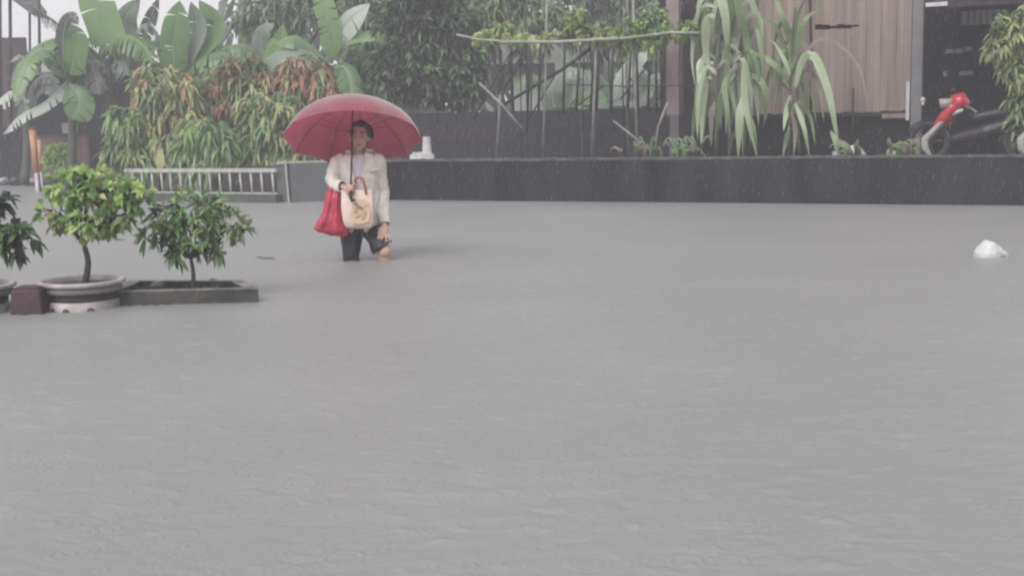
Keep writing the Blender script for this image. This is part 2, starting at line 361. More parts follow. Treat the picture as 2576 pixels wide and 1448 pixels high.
# water: real waves and rain rings where it is near, a flat sheet further out
def water():
    nx, ny = 900, 940
    h = 2.3 * (1 + .00185) ** np.arange(ny); h = np.concatenate([h, np.linspace(h[-1], 34, 121)[1:]]); ny = len(h)
    uu = np.linspace(-.58, .58, nx)
    Y = h[:, None] * np.ones((1, nx)); X = uu[None, :] * (Y + .8)
    Z = np.zeros_like(X)
    for k in range(70):
        lam = .045 * (5.5 ** rng.random()); a = rng.normal(math.pi / 2, 1.5); kx, ky = math.cos(a) * 2 * math.pi / lam, math.sin(a) * 2 * math.pi / lam
        ph = rng.uniform(0, 6.28)
        env = np.clip(np.sin(X * rng.uniform(-4, 4) + Y * rng.uniform(-3, 3) + rng.uniform(0, 6.28)) * np.sin(X * rng.uniform(-2, 2) + Y * rng.uniform(-5, 5) + rng.uniform(0, 6.28)) - .05, 0, 1)
        fade = np.exp(-(Y / (3.2 + lam * 16)) ** 2)
        Z += .0034 * lam ** .95 * env * fade * np.sin(kx * X + ky * Y + ph + 2.4 * np.sin(2.3 * X + 1.1 * Y + ph))
    for k in range(2400):
        cy = 2.4 + 8.0 * rng.random() ** 1.25; cx = rng.uniform(-.56, .56) * (cy + .8); r0 = rng.uniform(.004, .055); A = rng.uniform(.0004, .0015)
        j0, j1 = np.searchsorted(h, [cy - .12, cy + .12]); w = 1.16 * (cy + .8) / nx
        i0 = max(int((cx / (cy + .8) + .58) / 1.16 * nx - .16 / w), 0); i1 = min(int((cx / (cy + .8) + .58) / 1.16 * nx + .16 / w), nx)
        sub = (slice(max(j0, 0), min(j1, ny)), slice(i0, i1))
        d = np.hypot(X[sub] - cx, Y[sub] - cy)
        Z[sub] += A * np.cos((d - r0) * 2 * math.pi / .026) * np.exp(-((d - r0) / .018) ** 2)
    for k in range(4600):                      # short choppy dabs thrown up by the rain
        cy = 2.4 + 7.0 * rng.random() ** 1.2; cx = rng.uniform(-.56, .56) * (cy + .8); sx, sy = rng.uniform(.012, .055), rng.uniform(.008, .023); A = rng.choice([-1, 1]) * rng.uniform(.1, 1) ** 2 * .0062; sk_ = rng.uniform(-.5, .5)
        j0, j1 = np.searchsorted(h, [cy - .1, cy + .1]); w = 1.16 * (cy + .8) / nx
        i0 = max(int((cx / (cy + .8) + .58) / 1.16 * nx - .26 / w), 0); i1 = min(int((cx / (cy + .8) + .58) / 1.16 * nx + .26 / w), nx)
        sub = (slice(max(j0, 0), min(j1, ny)), slice(i0, i1)); dx = X[sub] - cx; dy = Y[sub] - cy + sk_ * (X[sub] - cx)
        Z[sub] += A * np.exp(-(dx / sx) ** 2 - (dy / sy) ** 2)
    for (px, py, A, lam, dec) in ((885, 652, .0042, .11, .34), (966, 652, .0045, .11, .36), (2490, 648, .0025, .10, .25), (207, 772, .003, .08, .22), (460, 765, .0018, .07, .2)):
        c = G(px, py); d = np.hypot(X - c.x, (Y - c.y)); r0 = .26 if px == 207 else (.10 if px == 2490 else .06)
        Z += A * np.cos((d - r0) * 2 * math.pi / lam) * np.exp(-np.clip(d - r0, 0, 9) / dec) * (d > r0 * .8)
    edge = np.clip((34 - Y) / 4, 0, 1) * np.clip((Y - 2.3) / .1, 0, 1); Z *= edge
    V = np.stack([X, Y, Z], -1).reshape(-1, 3)
    i = np.arange((ny - 1) * nx).reshape(ny - 1, nx)[:, :-1].ravel()
    F = np.stack([i, i + 1, i + nx + 1, i + nx], 1)
    n0 = len(V)
    E = np.array([[-80, -20, 0], [80, -20, 0], [80, 34, 0], [-80, 34, 0], [-80, 60, 0], [80, 60, 0], [-80, 2.3, 0], [80, 2.3, 0]], float)
    V = np.concatenate([V, E]); a, b, c, d = 0, nx - 1, (ny - 1) * nx, ny * nx - 1
    e = n0
    big = [[e + 6, e + 0, e + 1, e + 7] + list(range(b, a - 1, -1)), [e + 7, e + 2, d] + [q * nx + nx - 1 for q in range(ny - 2, -1, -1)],
           [e + 3, e + 6] + [q * nx for q in range(0, ny)], [e + 2, e + 5, e + 4, e + 3] + list(range(c, d + 1))]   # outer sheets share the edge vertices: no seam
    loops = np.concatenate([F.ravel()] + [np.array(q) for q in big]).astype(np.int32)
    sizes = np.concatenate([np.full(len(F), 4), [len(q) for q in big]]).astype(np.int32)
    me = bpy.data.meshes.new('water'); me.vertices.add(len(V)); me.vertices.foreach_set('co', V.astype(np.float32).ravel())
    me.loops.add(len(loops)); me.loops.foreach_set('vertex_index', loops); me.polygons.add(len(sizes))
    me.polygons.foreach_set('loop_start', np.concatenate([[0], np.cumsum(sizes)[:-1]]).astype(np.int32)); me.update(calc_edges=True); me.validate()
    me.polygons.foreach_set('use_smooth', [True] * len(me.polygons)); me.update()
    o = bpy.data.objects.new('water', me); COL.objects.link(o)
    m = bpy.data.materials.new('flood_water'); m.use_nodes = True; t = m.node_tree; b_ = t.nodes['Principled BSDF']
    tc = t.nodes.new('ShaderNodeTexCoord')
    n = t.nodes.new('ShaderNodeTexNoise'); n.inputs['Scale'].default_value = .55; n.inputs['Detail'].default_value = 4
    t.links.new(tc.outputs['Object'], n.inputs['Vector'])
    r = t.nodes.new('ShaderNodeValToRGB'); r.color_ramp.elements[0].position = .3; r.color_ramp.elements[1].position = .7
    r.color_ramp.elements[0].color = (.205, .204, .206, 1); r.color_ramp.elements[1].color = (.235, .234, .237, 1)
    t.links.new(n.outputs['Fac'], r.inputs[0]); t.links.new(r.outputs[0], b_.inputs['Base Color'])
    b_.inputs['Roughness'].default_value = .42; b_.inputs['IOR'].default_value = 1.33
    n2 = t.nodes.new('ShaderNodeTexNoise'); n2.inputs['Scale'].default_value = 26; n2.inputs['Detail'].default_value = 8; n2.inputs['Roughness'].default_value = .7
    t.links.new(tc.outputs['Object'], n2.inputs['Vector'])
    bp = t.nodes.new('ShaderNodeBump'); bp.inputs['Strength'].default_value = .7; bp.inputs['Distance'].default_value = .008
    t.links.new(n2.outputs['Fac'], bp.inputs['Height']); t.links.new(bp.outputs[0], b_.inputs['Normal'])
    me.materials.append(m); struct(o)
water()

# ------------------------------------------------------------------ walls, railing, gate
WH = .625
mb = MB(); wl_ = (WB - WA).length; mb.wallseg(WA, WB, -.6, WH - .03, .11)
rw = thing('retaining_wall', 'long dark wet concrete garden wall standing in the flood water', 'wall', (WA.x, WA.y, 0))
mb.build('wall_face', M['wall'], rw)
mb = MB(); n_ = 150; vs = []; fs = []
for i in range(n_ + 1):
    c = WA + wd * (wl_ * i / n_); j = random.uniform(-.006, .006); z0 = WH - .034 + random.uniform(-.008, .008); z1 = WH + .004 + random.uniform(-.009, .007)
    for back, z in ((-.012 + j, z0), (.14, z0), (.14, z1), (-.010 + j, z1)): p = c + wn * back; p.z = z; vs.append(p)
for i in range(n_):
    for k in range(4): fs.append((i * 4 + k, (i + 1) * 4 + k, (i + 1) * 4 + (k + 1) % 4, i * 4 + (k + 1) % 4))
fs += [(3, 2, 1, 0), (n_ * 4, n_ * 4 + 1, n_ * 4 + 2, n_ * 4 + 3)]
mb.add(vs, fs); mb.build('coping', M['wall_cap'], rw)

# grey gate panel between railing and wall
ga, gb = G(733, 509.5), WA - wd * .02
gp = thing('sheet_gate', 'flat grey sheet gate with a pale top rail beside the white railing', 'gate', (ga.x, ga.y, 0))
mb = MB(); mb.wallseg(ga, gb, -.5, .60, .05); mb.build('sheet', M['panel'], gp)
gl = G(700, 509); mb = MB(); mb.wallseg(gl + Vector((0, -.02, 0)), gb + Vector((0, -.02, 0)), .602, .628, .08); mb.build('top_rail', M['rail_white'], gp)
mb = MB(); gq = G(731, 509.5); mb.tube([Vector((gq.x - .045, gq.y - .045, .60)), Vector((gq.x, gq.y - .045, -.4))], .016, 8); mb.build('white_upright', M['rail_white'], gp)
pp = G(712, 509)
gpo = thing('gate_post', 'short dark grey post between the white railing and the grey gate', 'post', (pp.x, pp.y, 0))
mb = MB(); mb.box((pp.x, pp.y + .10, .02), (.17, .14, 1.08)); mb.build('shaft', M['grey_post'], gpo)
mb = MB(); mb.box((pp.x, pp.y + .10, .572), (.20, .17, .022)); mb.build('cap', M['wall_cap'], gpo)

ra, rb = G(300, 504), G(695, 510); rd = (rb - ra).normalized()
rl = thing('railing', 'low white painted railing with thin upright bars at the water edge', 'railing', ((ra.x + rb.x) / 2, (ra.y + rb.y) / 2, 0))
mb = MB(); mb.wallseg(ra - rd * 1.2 + Vector((0, -.06, 0)), rb + Vector((0, -.06, 0)), -.5, .115, .16); mb.build('kerb', M['kerb'], rl)
ya = ra.y; rtop = P(505, 428.5, (ra.y + rb.y) / 2).z
mb = MB(); 
def railp(px, z): 
    d = ray(px, 470); t = (ra.x * rd.y - ra.y * rd.x) / (d.x * rd.y - d.y * rd.x); return Vector((d.x * t, d.y * t, z))
mb.wallseg(railp(316, 0) + Vector((0, -.03, 0)), railp(695, 0) + Vector((0, -.03, 0)), rtop - .03, rtop + .03, .06)
mb.build('top_rail', M['rail_white'], rl)
mb = MB(); mb.wallseg(railp(316, 0) + Vector((0, -.015, 0)), railp(695, 0) + Vector((0, -.015, 0)), .13, .155, .03); mb.build('bottom_rail', M['rail_white'], rl)
for px in (335, 360, 385, 409, 431, 456, 480, 505, 530, 555, 581, 607, 634, 660, 688):
    mb = MB(); a = railp(px, .115); b = railp(px - 2, rtop - .03); mb.tube([a, b], .018, 8); mb.build('baluster', M['rail_white'], rl, True)

# old block wall further back in the garden
mb = MB(); b0 = PW(1005, 300, 3.2); b1 = PW(1690, 300, 3.2)
bt = P(1370, 277, (b0.y + b1.y) / 2).z
bw = thing('block_wall', 'dark mildewed block wall behind the bamboo stakes', 'wall', (b0.x, b0.y, .5))
for r_ in range(5):
    z0 = .45 + r_ * (bt - .45) / 5
    q = 0.0; Lw = (b1 - b0).length; dw = (b1 - b0); dw.z = 0; dw.normalize(); x = -(.2 if r_ % 2 else 0)
    while x < Lw - .02:
        x0, x1 = max(x, 0), min(x + .395, Lw); x += .4
        if x1 - x0 > .03: mb.wallseg(b0 + dw * x0, b0 + dw * (x1 - .006), z0, z0 + (bt - .45) / 5 - .007, .14 + random.uniform(0, .008))
mb.wallseg(b0 - wn * -.02, b1 - wn * -.02, .42, bt - .012, .1)
mb.build('blockwork', M['back_wall'], bw)
mb = MB()
for a, b in ((1040, 1135), (1240, 1262), (1390, 1430), (1530, 1575)):
    p, q = PW(a, 276, 3.17), PW(b, 276, 3.17); mb.wallseg(p, q, bt, bt + .03, .16)
mb.build('coping', M['wall_cap'], bw)

# white stepped plinth on the wall beside the umbrella
pc = PW(1062, 388, .10)
wp = thing('white_plinth', 'white stepped concrete block on the wall end right of the red umbrella', 'plinth', (pc.x, pc.y, WH))
k = pc.y / FPX
mb = MB(); mb.box((pc.x, pc.y, WH + .004 + .035), (60 * k, .22, .07)); mb.box((pc.x, pc.y, WH + .09), (48 * k, .18, .03)); mb.build('base', M['white_paint'], wp)
mb = MB(); mb.tube([(pc.x + 12 * k, pc.y, WH + .105), (pc.x + 12 * k, pc.y, WH + .34)], [.075, .062], 10); mb.build('stump', M['cloth_white'], wp)

# ------------------------------------------------------------------ plant builders
def shrub(name, label, cat, base, blobs, n_ros, mats, leafL=.16, leafW=.045, droop=.9, per=9, group=None, trunk_r=.03, up=.2, trunk_top=None, bark='bark', wts=None):
    """blobs: list of (centre, (rx,ry,rz)); rosettes of drooping leaves on twigs"""
    root = thing(name, label, cat, base, group)
    t = MB(); base = Vector(base)
    cs = [Vector(c) for c, r in blobs]; mid = sum(cs, Vector()) / len(cs)
    fork = Vector(trunk_top) if trunk_top else base.lerp(mid, .45)
    mid1 = base.lerp(fork, .5) + Vector((random.uniform(-.02, .02), 0, 0)) * 2
    t.tube(catmull([base - Vector((0, 0, .05)), mid1, fork], 7), [trunk_r * (1.15 - .06 * i) for i in range(7)], 8)
    cr = MB(); tips = []
    vol = [r[0] * r[1] * r[2] for c, r in blobs]; tot = sum(v ** .7 for v in vol)
    for (c, r), v in zip(blobs, vol):
        c = Vector(c)
        t.tube(catmull([fork, fork.lerp(c, .5) + rvec() * .15 * min(r), c], 6), [trunk_r * .7 * (1 - .13 * i) for i in range(6)], 6)
        k = max(4, int(n_ros * v ** .7 / tot))
        for i in range(k):
            d = rvec(); rad = random.uniform(.35, 1.0) ** .6
            if random.random() < .12: rad *= 1.16
            p = c + Vector((d.x * r[0], d.y * r[1], d.z * r[2])) * rad
            od = (d + Vector((0, 0, up))).normalized()
            tips.append((p, od))
            if i % 3 == 0: t.tube([c.lerp(p, .2), c.lerp(p, .6) + rvec() * .03, p], [trunk_r * .28, trunk_r * .2, trunk_r * .1], 4)
    ws = wts or [1] * len(mats)
    for p, od in tips:
        mi = random.choices(range(len(mats)), ws)[0]
        for j in range(per):
            d = (od * .7 + rvec()).normalized(); L = leafL * random.uniform(.65, 1.25)
            cr.leaf(p + rvec() * leafL * .12, d, (rvec() * .6 + Vector((0, -.3, 1))).normalized(), L, leafW * random.uniform(.75, 1.25), droop * random.uniform(.5, 1.3), mi if random.random() < .8 else random.randrange(len(mats)))
    t.build('trunk', M[bark], root, True); cr.build('crown', [M[q] for q in mats], root)
    return root
def blob(px, py, rx, ry, Y, ryd=None):        # an ellipsoid seen at px,py with pixel radii
    k = Y / FPX; return (P(px, py, Y), (rx * k, (ryd or .8 * rx * k), ry * k))

# ------------------------------------------------------------------ pots, planter, shrubs on the left
def pot(name, label, c):
    root = thing(name, label, 'flower pot', c, 'round concrete flower pots'); c = Vector(c)
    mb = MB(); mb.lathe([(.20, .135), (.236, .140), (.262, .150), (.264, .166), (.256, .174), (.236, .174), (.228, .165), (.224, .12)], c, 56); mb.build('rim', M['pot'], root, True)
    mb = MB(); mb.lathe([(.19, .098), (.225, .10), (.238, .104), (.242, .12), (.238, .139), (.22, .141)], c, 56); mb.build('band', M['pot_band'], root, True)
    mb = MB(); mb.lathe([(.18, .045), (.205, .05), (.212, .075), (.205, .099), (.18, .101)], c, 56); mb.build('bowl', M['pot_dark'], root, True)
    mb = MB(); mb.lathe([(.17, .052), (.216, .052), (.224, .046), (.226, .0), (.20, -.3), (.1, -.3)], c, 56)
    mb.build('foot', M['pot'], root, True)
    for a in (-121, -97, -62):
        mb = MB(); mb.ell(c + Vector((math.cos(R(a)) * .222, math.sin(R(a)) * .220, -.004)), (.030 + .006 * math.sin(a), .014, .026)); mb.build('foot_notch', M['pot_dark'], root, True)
    mb = MB(); n = 20
    vs = [c + Vector((0, 0, .150))]
    fs = []
    for ring in (1, 2):
        for k in range(n):
            a = 2 * math.pi * k / n; rr = .227 * ring / 2; vs.append(c + Vector((rr * math.cos(a), rr * math.sin(a), .150 + random.uniform(-.012, .012) * (ring == 1) - .004 * ring)))
    for k in range(n):
        fs.append((0, 1 + k, 1 + (k + 1) % n)); fs.append((1 + k, 1 + n + k, 1 + n + (k + 1) % n, 1 + (k + 1) % n))
    mb.add(vs, fs); mb.build('soil', M['soil'], root, True)
    return root
pc0 = G(207, 785); pc0.y += .235; pc0 = Vector((P(207, 720, pc0.y).x, pc0.y, 0))
pot('flower_pot', 'round pale concrete pot with a bushy green shrub, beside the mossy planter', pc0)
pc1 = Vector((P(-72, 735, pc0.y - .12).x, pc0.y - .12, 0))
pot('flower_pot', 'round pale pot cut off by the left edge of the photo', pc1)

Ys = pc0.y
shrub('potted_shrub', 'bushy bright green shrub growing in the round pale pot', 'shrub', (P(207, 708, Ys).x, Ys, .145),
      [blob(195, 465, 72, 46, Ys), blob(275, 480, 80, 42, Ys), blob(150, 535, 58, 42, Ys), blob(235, 550, 75, 48, Ys), blob(335, 490, 52, 34, Ys), blob(225, 435, 55, 22, Ys), blob(300, 540, 40, 35, Ys)],
      185, ['leaf_lime', 'leaf_bright', 'leaf_mid', 'leaf_olive', 'leaf_yellow'], leafL=.066, leafW=.034, droop=.3, per=6, group='shrubs in the pots and planter', trunk_r=.02, trunk_top=P(210, 612, Ys), wts=[3, 3.2, 2.6, 1.8, 1.0])
Yp = 7.72
shrub('potted_shrub', 'dark green long leaved shrub growing in the mossy rectangular planter', 'shrub', (P(483, 712, Yp).x, Yp, .05),
      [blob(490, 520, 70, 38, Yp), blob(425, 555, 55, 40, Yp), blob(550, 555, 58, 42, Yp), blob(480, 600, 62, 42, Yp), blob(385, 590, 30, 26, Yp), blob(590, 565, 34, 22, Yp), blob(560, 610, 30, 30, Yp), blob(452, 635, 34, 22, Yp)],
      145, ['leaf_mid', 'leaf_bright', 'leaf_dark', 'leaf_olive', 'leaf_pale'], leafL=.085, leafW=.025, droop=.3, per=6, group='shrubs in the pots and planter', trunk_r=.014, trunk_top=P(480, 650, Yp), wts=[5, 1.2, 2.4, 2, .8])
Yl = pc1.y
shrub('potted_shrub', 'dark leafy branches reaching in from the left edge of the photo', 'shrub', (P(-72, 720, Yl).x, Yl, .145),
      [blob(-90, 540, 85, 60, Yl), blob(15, 575, 42, 26, Yl), blob(60, 590, 28, 20, Yl), blob(20, 615, 36, 28, Yl), blob(0, 500, 24, 14, Yl)],
      105, ['leaf_dark', 'leaf_mid'], leafL=.10, leafW=.036, droop=.35, per=6, group='shrubs in the pots and planter', trunk_r=.018, trunk_top=P(-70, 630, Yl), wts=[5, 2])
# planter
pl = thing('planter', 'low rectangular mossy concrete planter half under water', 'planter', (G(460, 765).x, G(460, 765).y, 0))
zt = .092
cF = [G(262, 733, zt), G(649, 724, zt), G(606, 704.5, zt), G(330, 704, zt)]
cc = sum(cF, Vector()) / 4
inn = [c.lerp(cc, .16) for c in cF]
dz = Vector((0, 0, .5)); lip = Vector((0, 0, .007))
mb = MB()
for i in range(4):
    j = (i + 1) % 4; a, b, c, d = cF[i], cF[j], inn[j], inn[i]
    mb.hexa([a - dz, b - dz, c - dz, d - dz, a - lip, b - lip, c - lip, d - lip])
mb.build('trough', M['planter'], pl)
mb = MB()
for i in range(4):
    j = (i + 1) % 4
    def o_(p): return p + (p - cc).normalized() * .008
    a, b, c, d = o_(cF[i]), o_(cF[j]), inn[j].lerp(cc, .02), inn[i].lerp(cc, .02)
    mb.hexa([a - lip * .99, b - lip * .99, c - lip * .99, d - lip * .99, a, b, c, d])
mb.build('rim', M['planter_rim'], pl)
mb = MB(); mb.add([p - Vector((0, 0, .045)) for p in inn], [(0, 1, 2, 3)]); 
for i in range(60):
    a = random.random(); b = random.random(); p = inn[0].lerp(inn[1], a).lerp(inn[3].lerp(inn[2], a), b); mb.ell(p - Vector((0, 0, .045)), (random.uniform(.012, .045), random.uniform(.012, .04), random.uniform(.01, .03)), nu=7, nv=5)
mb.build('soil', M['soil'], pl)
for q, (px, py) in enumerate(((420, 716), (398, 719), (535, 712))):
    mb = MB(); c = G(px, py, .06); mb.ell(c, (.06, .04, .035), Matrix.Rotation(q, 3, 'Z'), 7, 5); tag(mb.build('rubble_stone', M['planter_rim']), ['pale broken concrete lump lying in the mossy planter', 'smaller pale concrete lump on the left of the planter soil', 'pale concrete lump at the right of the planter trunk'][q], 'stone', 'lumps in the planter')
# maroon upturned tub
c = G(62, 793); k = c.y / FPX
mt = thing('maroon_tub', 'maroon plastic tub upside down between the two round pots', 'tub', (c.x, c.y + .1, 0))
mb = MB(); w0, w1 = 48 * k, 37 * k; z1 = .150
mb.hexa([(c.x - w0, c.y, -.3), (c.x + w0, c.y, -.3), (c.x + w0, c.y + .24, -.3), (c.x - w0, c.y + .24, -.3), (c.x - w1, c.y + .03, z1), (c.x + w1, c.y + .03, z1), (c.x + w1, c.y + .21, z1), (c.x - w1, c.y + .21, z1)])
mb.build('body', M['maroon'], mt)
mb = MB(); mb.box((c.x, c.y + .12, z1 + .006), (w1 * 1.7, .15, .012)); mb.build('base_ring', M['maroon'], mt)
bm_ = [o for o in mt.children if o.name.startswith('body')][0].modifiers.new('bevel', 'BEVEL'); bm_.width = .012; bm_.segments = 3

# floating bag, bits of debris
fc = G(2490, 646); k = fc.y / FPX
fb = MB()
fb.ell(fc + Vector((-6 * k, .02, .0)), (34 * k, .10, 42 * k), Matrix.Rotation(R(14), 3, 'Y'))
fb.limb([fc + Vector((0, .02, .05)), fc + Vector((22 * k, .02, .035)), fc + Vector((46 * k, .02, .004))], [.07, .042, .012])
fr_ = fused(fb, 'plastic_bag', M['white_plastic'], None, .006, 4)
tag(fr_, 'white plastic bag floating on the flood water at the right', 'plastic bag')
for v in fr_.data.vertices:
    q_ = v.co * 17; rdg = abs(mnoise.noise(q_)) - .25; v.co += Vector((mnoise.noise(q_), mnoise.noise(q_ + Vector((5, 0, 0))), mnoise.noise(q_ * .7 + Vector((9, 0, 0))))) * .007 + Vector((0, -.012, .016)) * rdg
for q, (px, py, L) in enumerate(((655, 651, .10), (287, 604, .09))):
    mb = MB(); c = G(px, py, .006); mb.leaf(c, Vector((1, .2, 0)), Vector((0, 0, 1)), L * 1.3, L * .35, 0); mb.leaf(c + Vector((.02, .05, .004)), Vector((-.9, .4, 0)), Vector((0, 0, 1)), L * .9, L * .3, 0)
    tag(mb.build('floating_leaf', M['leaf_dark']), ['dark leaves floating on the water left of the wading person', 'dark clump of leaves floating behind the bushy potted shrub'][q], 'leaf', 'leaves afloat')

# ------------------------------------------------------------------ person
YP = 9.87
def Q(px, py, dy=0.0): return P(px, py, YP + dy)
foot = Q(920, 652); person = thing('person', 'person in a cream jacket wading thigh deep under a red umbrella', 'person', (foot.x, YP, 0))
b = MB()
# head
hc = Q(905, 342)
b.ell(hc + Vector((0, .012, .012)), (.074, .092, .105)); b.ell(hc + Vector((0, -.012, -.05)), (.058, .07, .072)); b.ell(hc + Vector((0, -.035, -.098)), (.030, .032, .024))
b.ell(hc + Vector((0, -.092, -.022)), (.011, .018, .024), Matrix.Rotation(R(-20), 3, 'X')); b.ell(hc + Vector((0, -.100, -.036)), (.015, .013, .010))
b.ell(hc + Vector((0, -.080, .022)), (.048, .016, .012)); b.ell(hc + Vector((-.036, -.064, -.035)), (.022, .02, .022)); b.ell(hc + Vector((.036, -.064, -.035)), (.022, .02, .022))
b.ell(hc + Vector((0, -.083, -.068)), (.021, .011, .006)); b.ell(hc + Vector((0, -.081, -.079)), (.018, .011, .007))
for s in (-1, 1): b.ell(hc + Vector((s * .075, .015, -.015)), (.012, .022, .033))
b.limb([hc + Vector((0, .02, -.06)), Q(905, 385, .03), Q(905, 402, .035)], [.052, .05, .058])
# trunk and limbs
b.ell(Q(905, 440, .03), (.15, .085, .17)); b.ell(Q(905, 500, .03), (.125, .08, .15)); b.ell(Q(908, 565, .03), (.14, .09, .11))
b.limb([Q(905, 402, .03), Q(852, 406, .03)], [.05, .05]); b.limb([Q(905, 402, .03), Q(951, 407, .03)], [.05, .05])
RW = Q(866, 473, -.27)
b.limb([Q(850, 406, .03), Q(836, 450, -.06), RW], [.036, .030, .024])
LW = Q(966, 562, -.07)
b.limb([Q(953, 407, .03), Q(961, 482, .05), LW], [.036, .028, .025])
# right hand round the shaft
SH = Q(882, 474, -.315)
u = Vector((.75, -.66, 0)).normalized()
b.limb([RW, RW.lerp(SH, .5) + Vector((0, 0, -.004)), SH + Vector((-.025, .01, -.004))], [.026, .031, .028])
for i in range(4):
    z = .028 - i * .020; r0 = SH + Vector((-.030, -.004, z)); L = (.9, 1.0, .96, .8)[i]
    b.limb([r0, r0 + Vector((.012, -.030, 0)) * L, r0 + Vector((.042, -.034, -.002)) * L, r0 + Vector((.056, -.008, -.004)) * L, r0 + Vector((.042, .010, -.005)) * L], [.0105, .0102, .0098, .009, .008], 8)
b.limb([SH + Vector((-.034, .012, .018)), SH + Vector((-.004, .030, .034)), SH + Vector((.024, .016, .040)), SH + Vector((.032, -.006, .040))], [.013, .0115, .010, .0085], 8)
# left hand hanging, pinching the trouser leg
pm = Q(967, 578, -.10)
b.limb([LW, pm, Q(966, 588, -.115)], [.026, .036, .034])
for i, (dx, L) in enumerate(((-15, .80), (-5, .95), (5, 1.0), (14, .88))):
    r0 = Q(966 + dx * .75, 588, -.12 + .004 * abs(dx) / 5); t1 = Q(966 + dx, 588 + 11 * L, -.15); t2 = Q(965 + dx * 1.05, 588 + 19 * L, -.155); t3 = Q(963 + dx, 588 + 25 * L, -.14)
    b.limb([r0, t1, t2, t3], [.0108, .0102, .0094, .008], 8)
b.limb([Q(956, 574, -.12), Q(953, 582, -.14), Q(953, 592, -.155), Q(955, 600, -.16)], [.014, .0125, .011, .0088], 8)
# legs
def zz(p, z): q = p.copy(); q.z = z; return q
rk = Q(884, 640, -.03); lk = Q(966, 632, -.12)
b.limb([Q(882, 572, .02), rk, zz(Q(882, 652, .03), -.3), zz(Q(882, 652, .03), -.58)], [.08, .054, .045, .032])
b.limb([Q(934, 572, .02), lk, Q(967, 652, -.10), zz(Q(965, 652, -.05), -.3), zz(Q(962, 652, 0), -.58)], [.08, .060, .052, .048, .032])
for p in (zz(Q(882, 652, -.06), -.585), zz(Q(962, 652, -.1), -.585)): b.ell(p, (.045, .11, .03))
body = fused(b, 'body', M['skin'], person, .0075, 2)
for s in (-1, 1):
    e = MB(); c = hc + Vector((s * .030, -.083, -.004)); e.ell(c, (.014, .006, .0075)); e.build('eye', M['white_paint'], body, True)
    e = MB(); e.ell(c + Vector((0, -.005, 0)), (.0062, .004, .0062)); e.build('iris', M['black'], body, True)
    e = MB(); e.tube([hc + Vector((s * .014, -.096, .020)), hc + Vector((s * .032, -.092, .027)), hc + Vector((s * .05, -.078, .020))], [.004, .005, .003], 6); e.build('eyebrow', M['hair'], body, True)
e = MB(); e.ell(hc + Vector((0, -.092, -.073)), (.020, .0045, .0065)); 
e.build('lips', mat('lips', (.26, .10, .09), (.22, .085, .08), .45), body, True)
# hair: cap of hair, fuller at the image-right side
h = MB()
h.ell(hc + Vector((0, .036, .036)), (.083, .088, .098)); h.ell(hc + Vector((.062, .02, .035)), (.048, .06, .06)); h.ell(hc + Vector((.084, .03, .012)), (.030, .042, .05))
h.ell(hc + Vector((-.062, .03, .01)), (.022, .055, .065)); h.ell(hc + Vector((0, .075, -.03)), (.068, .045, .08)); h.ell(hc + Vector((.012, -.035, .094)), (.058, .045, .024))
hair = fused(h, 'hair', M['hair'], person, .009, 3)

def loft(mb, rings, m=0, closed=True, capb=False):
    b0 = len(mb.v); n = len(rings[0])
    for r_ in rings: mb.v.extend(r_)
    for i in range(len(rings) - 1):
        for k in range(n if closed else n - 1):
            k2 = (k + 1) % n; mb.f.append([b0 + i * n + k, b0 + i * n + k2, b0 + (i + 1) * n + k2, b0 + (i + 1) * n + k]); mb.m.append(m)
def ring(xl, xr, py, dy, dep, a0=0, a1=360, n=36, wob=0.0, ph=0):
    c = Q((xl + xr) / 2, py, dy); rx = (xr - xl) / 2 * YP / FPX; out = []
    for k in range(n):
        a = R(a0 + (a1 - a0) * k / (n - 1 if a1 - a0 < 360 else n)); w = 1 + wob * math.sin(a * 5 + ph) + wob * .7 * math.sin(a * 9 + ph * 1.7)
        ca, sa = math.cos(a), math.sin(a); e = .8
        out.append(c + Vector((math.copysign(abs(ca) ** e, ca) * rx * w, math.copysign(abs(sa) ** e, sa) * dep * w, 0)))
    return out
# shirt (closed torso)
sh = MB()
loft(sh, [ring(882, 928, 389, .03, .062), ring(872, 938, 395, .03, .085), ring(862, 950, 415, .03, .105), ring(862, 950, 450, .03, .115), ring(866, 948, 500, .03, .11), ring(864, 950, 545, .03, .11), ring(866, 952, 572, .03, .108)])
rumple(sh.build('shirt', M['shirt'], person, True), .014, 1)
# jacket: open at the front (angle 270 deg faces the camera)
jk = MB(); rows = []
for py, xl, xr, dep, half in ((386, 876, 932, .09, 24), (391, 864, 946, .10, 19), (399, 853, 956, .112, 16), (415, 852, 957, .122, 14), (440, 854, 956, .13, 6), (470, 855, 955, .13, 2), (500, 855, 955, .128, 2), (530, 854, 956, .13, 3), (560, 855, 956, .138, 9), (582, 858, 955, .145, 11)):
    rows.append(ring(xl, xr, py, .03, dep, 270 + half, 270 + 360 - half, 40, .012, py * .07))
loft(jk, rows, closed=False)
col_rows = [ring(880, 929, 388, .03, .075, 310, 590, 30), ring(876, 933, 374, .038, .078, 306, 594, 30), ring(868, 941, 383, .03, .10, 300, 600, 30)]
loft(jk, col_rows, closed=False)
def sleeve(pts, rad, wr):
    path = catmull(pts, 22); n = len(path); rr = []
    for i in range(n):
        t = i / (n - 1) * (len(rad) - 1); k = min(int(t), len(rad) - 2); r = rad[k] + (rad[k + 1] - rad[k]) * (t - k)
        rr.append(r * (1 + wr * math.sin(i * 2.4) + wr * .6 * math.sin(i * 4.1 + 1)))
    jk.tube(path, rr, 18, cap=False)
    return path
sleeve([Q(866, 403, .03), Q(850, 409, .03), Q(836, 450, -.06), Q(846, 466, -.18), Q(861, 470, -.255)], [.058, .061, .054, .048, .042], .05)
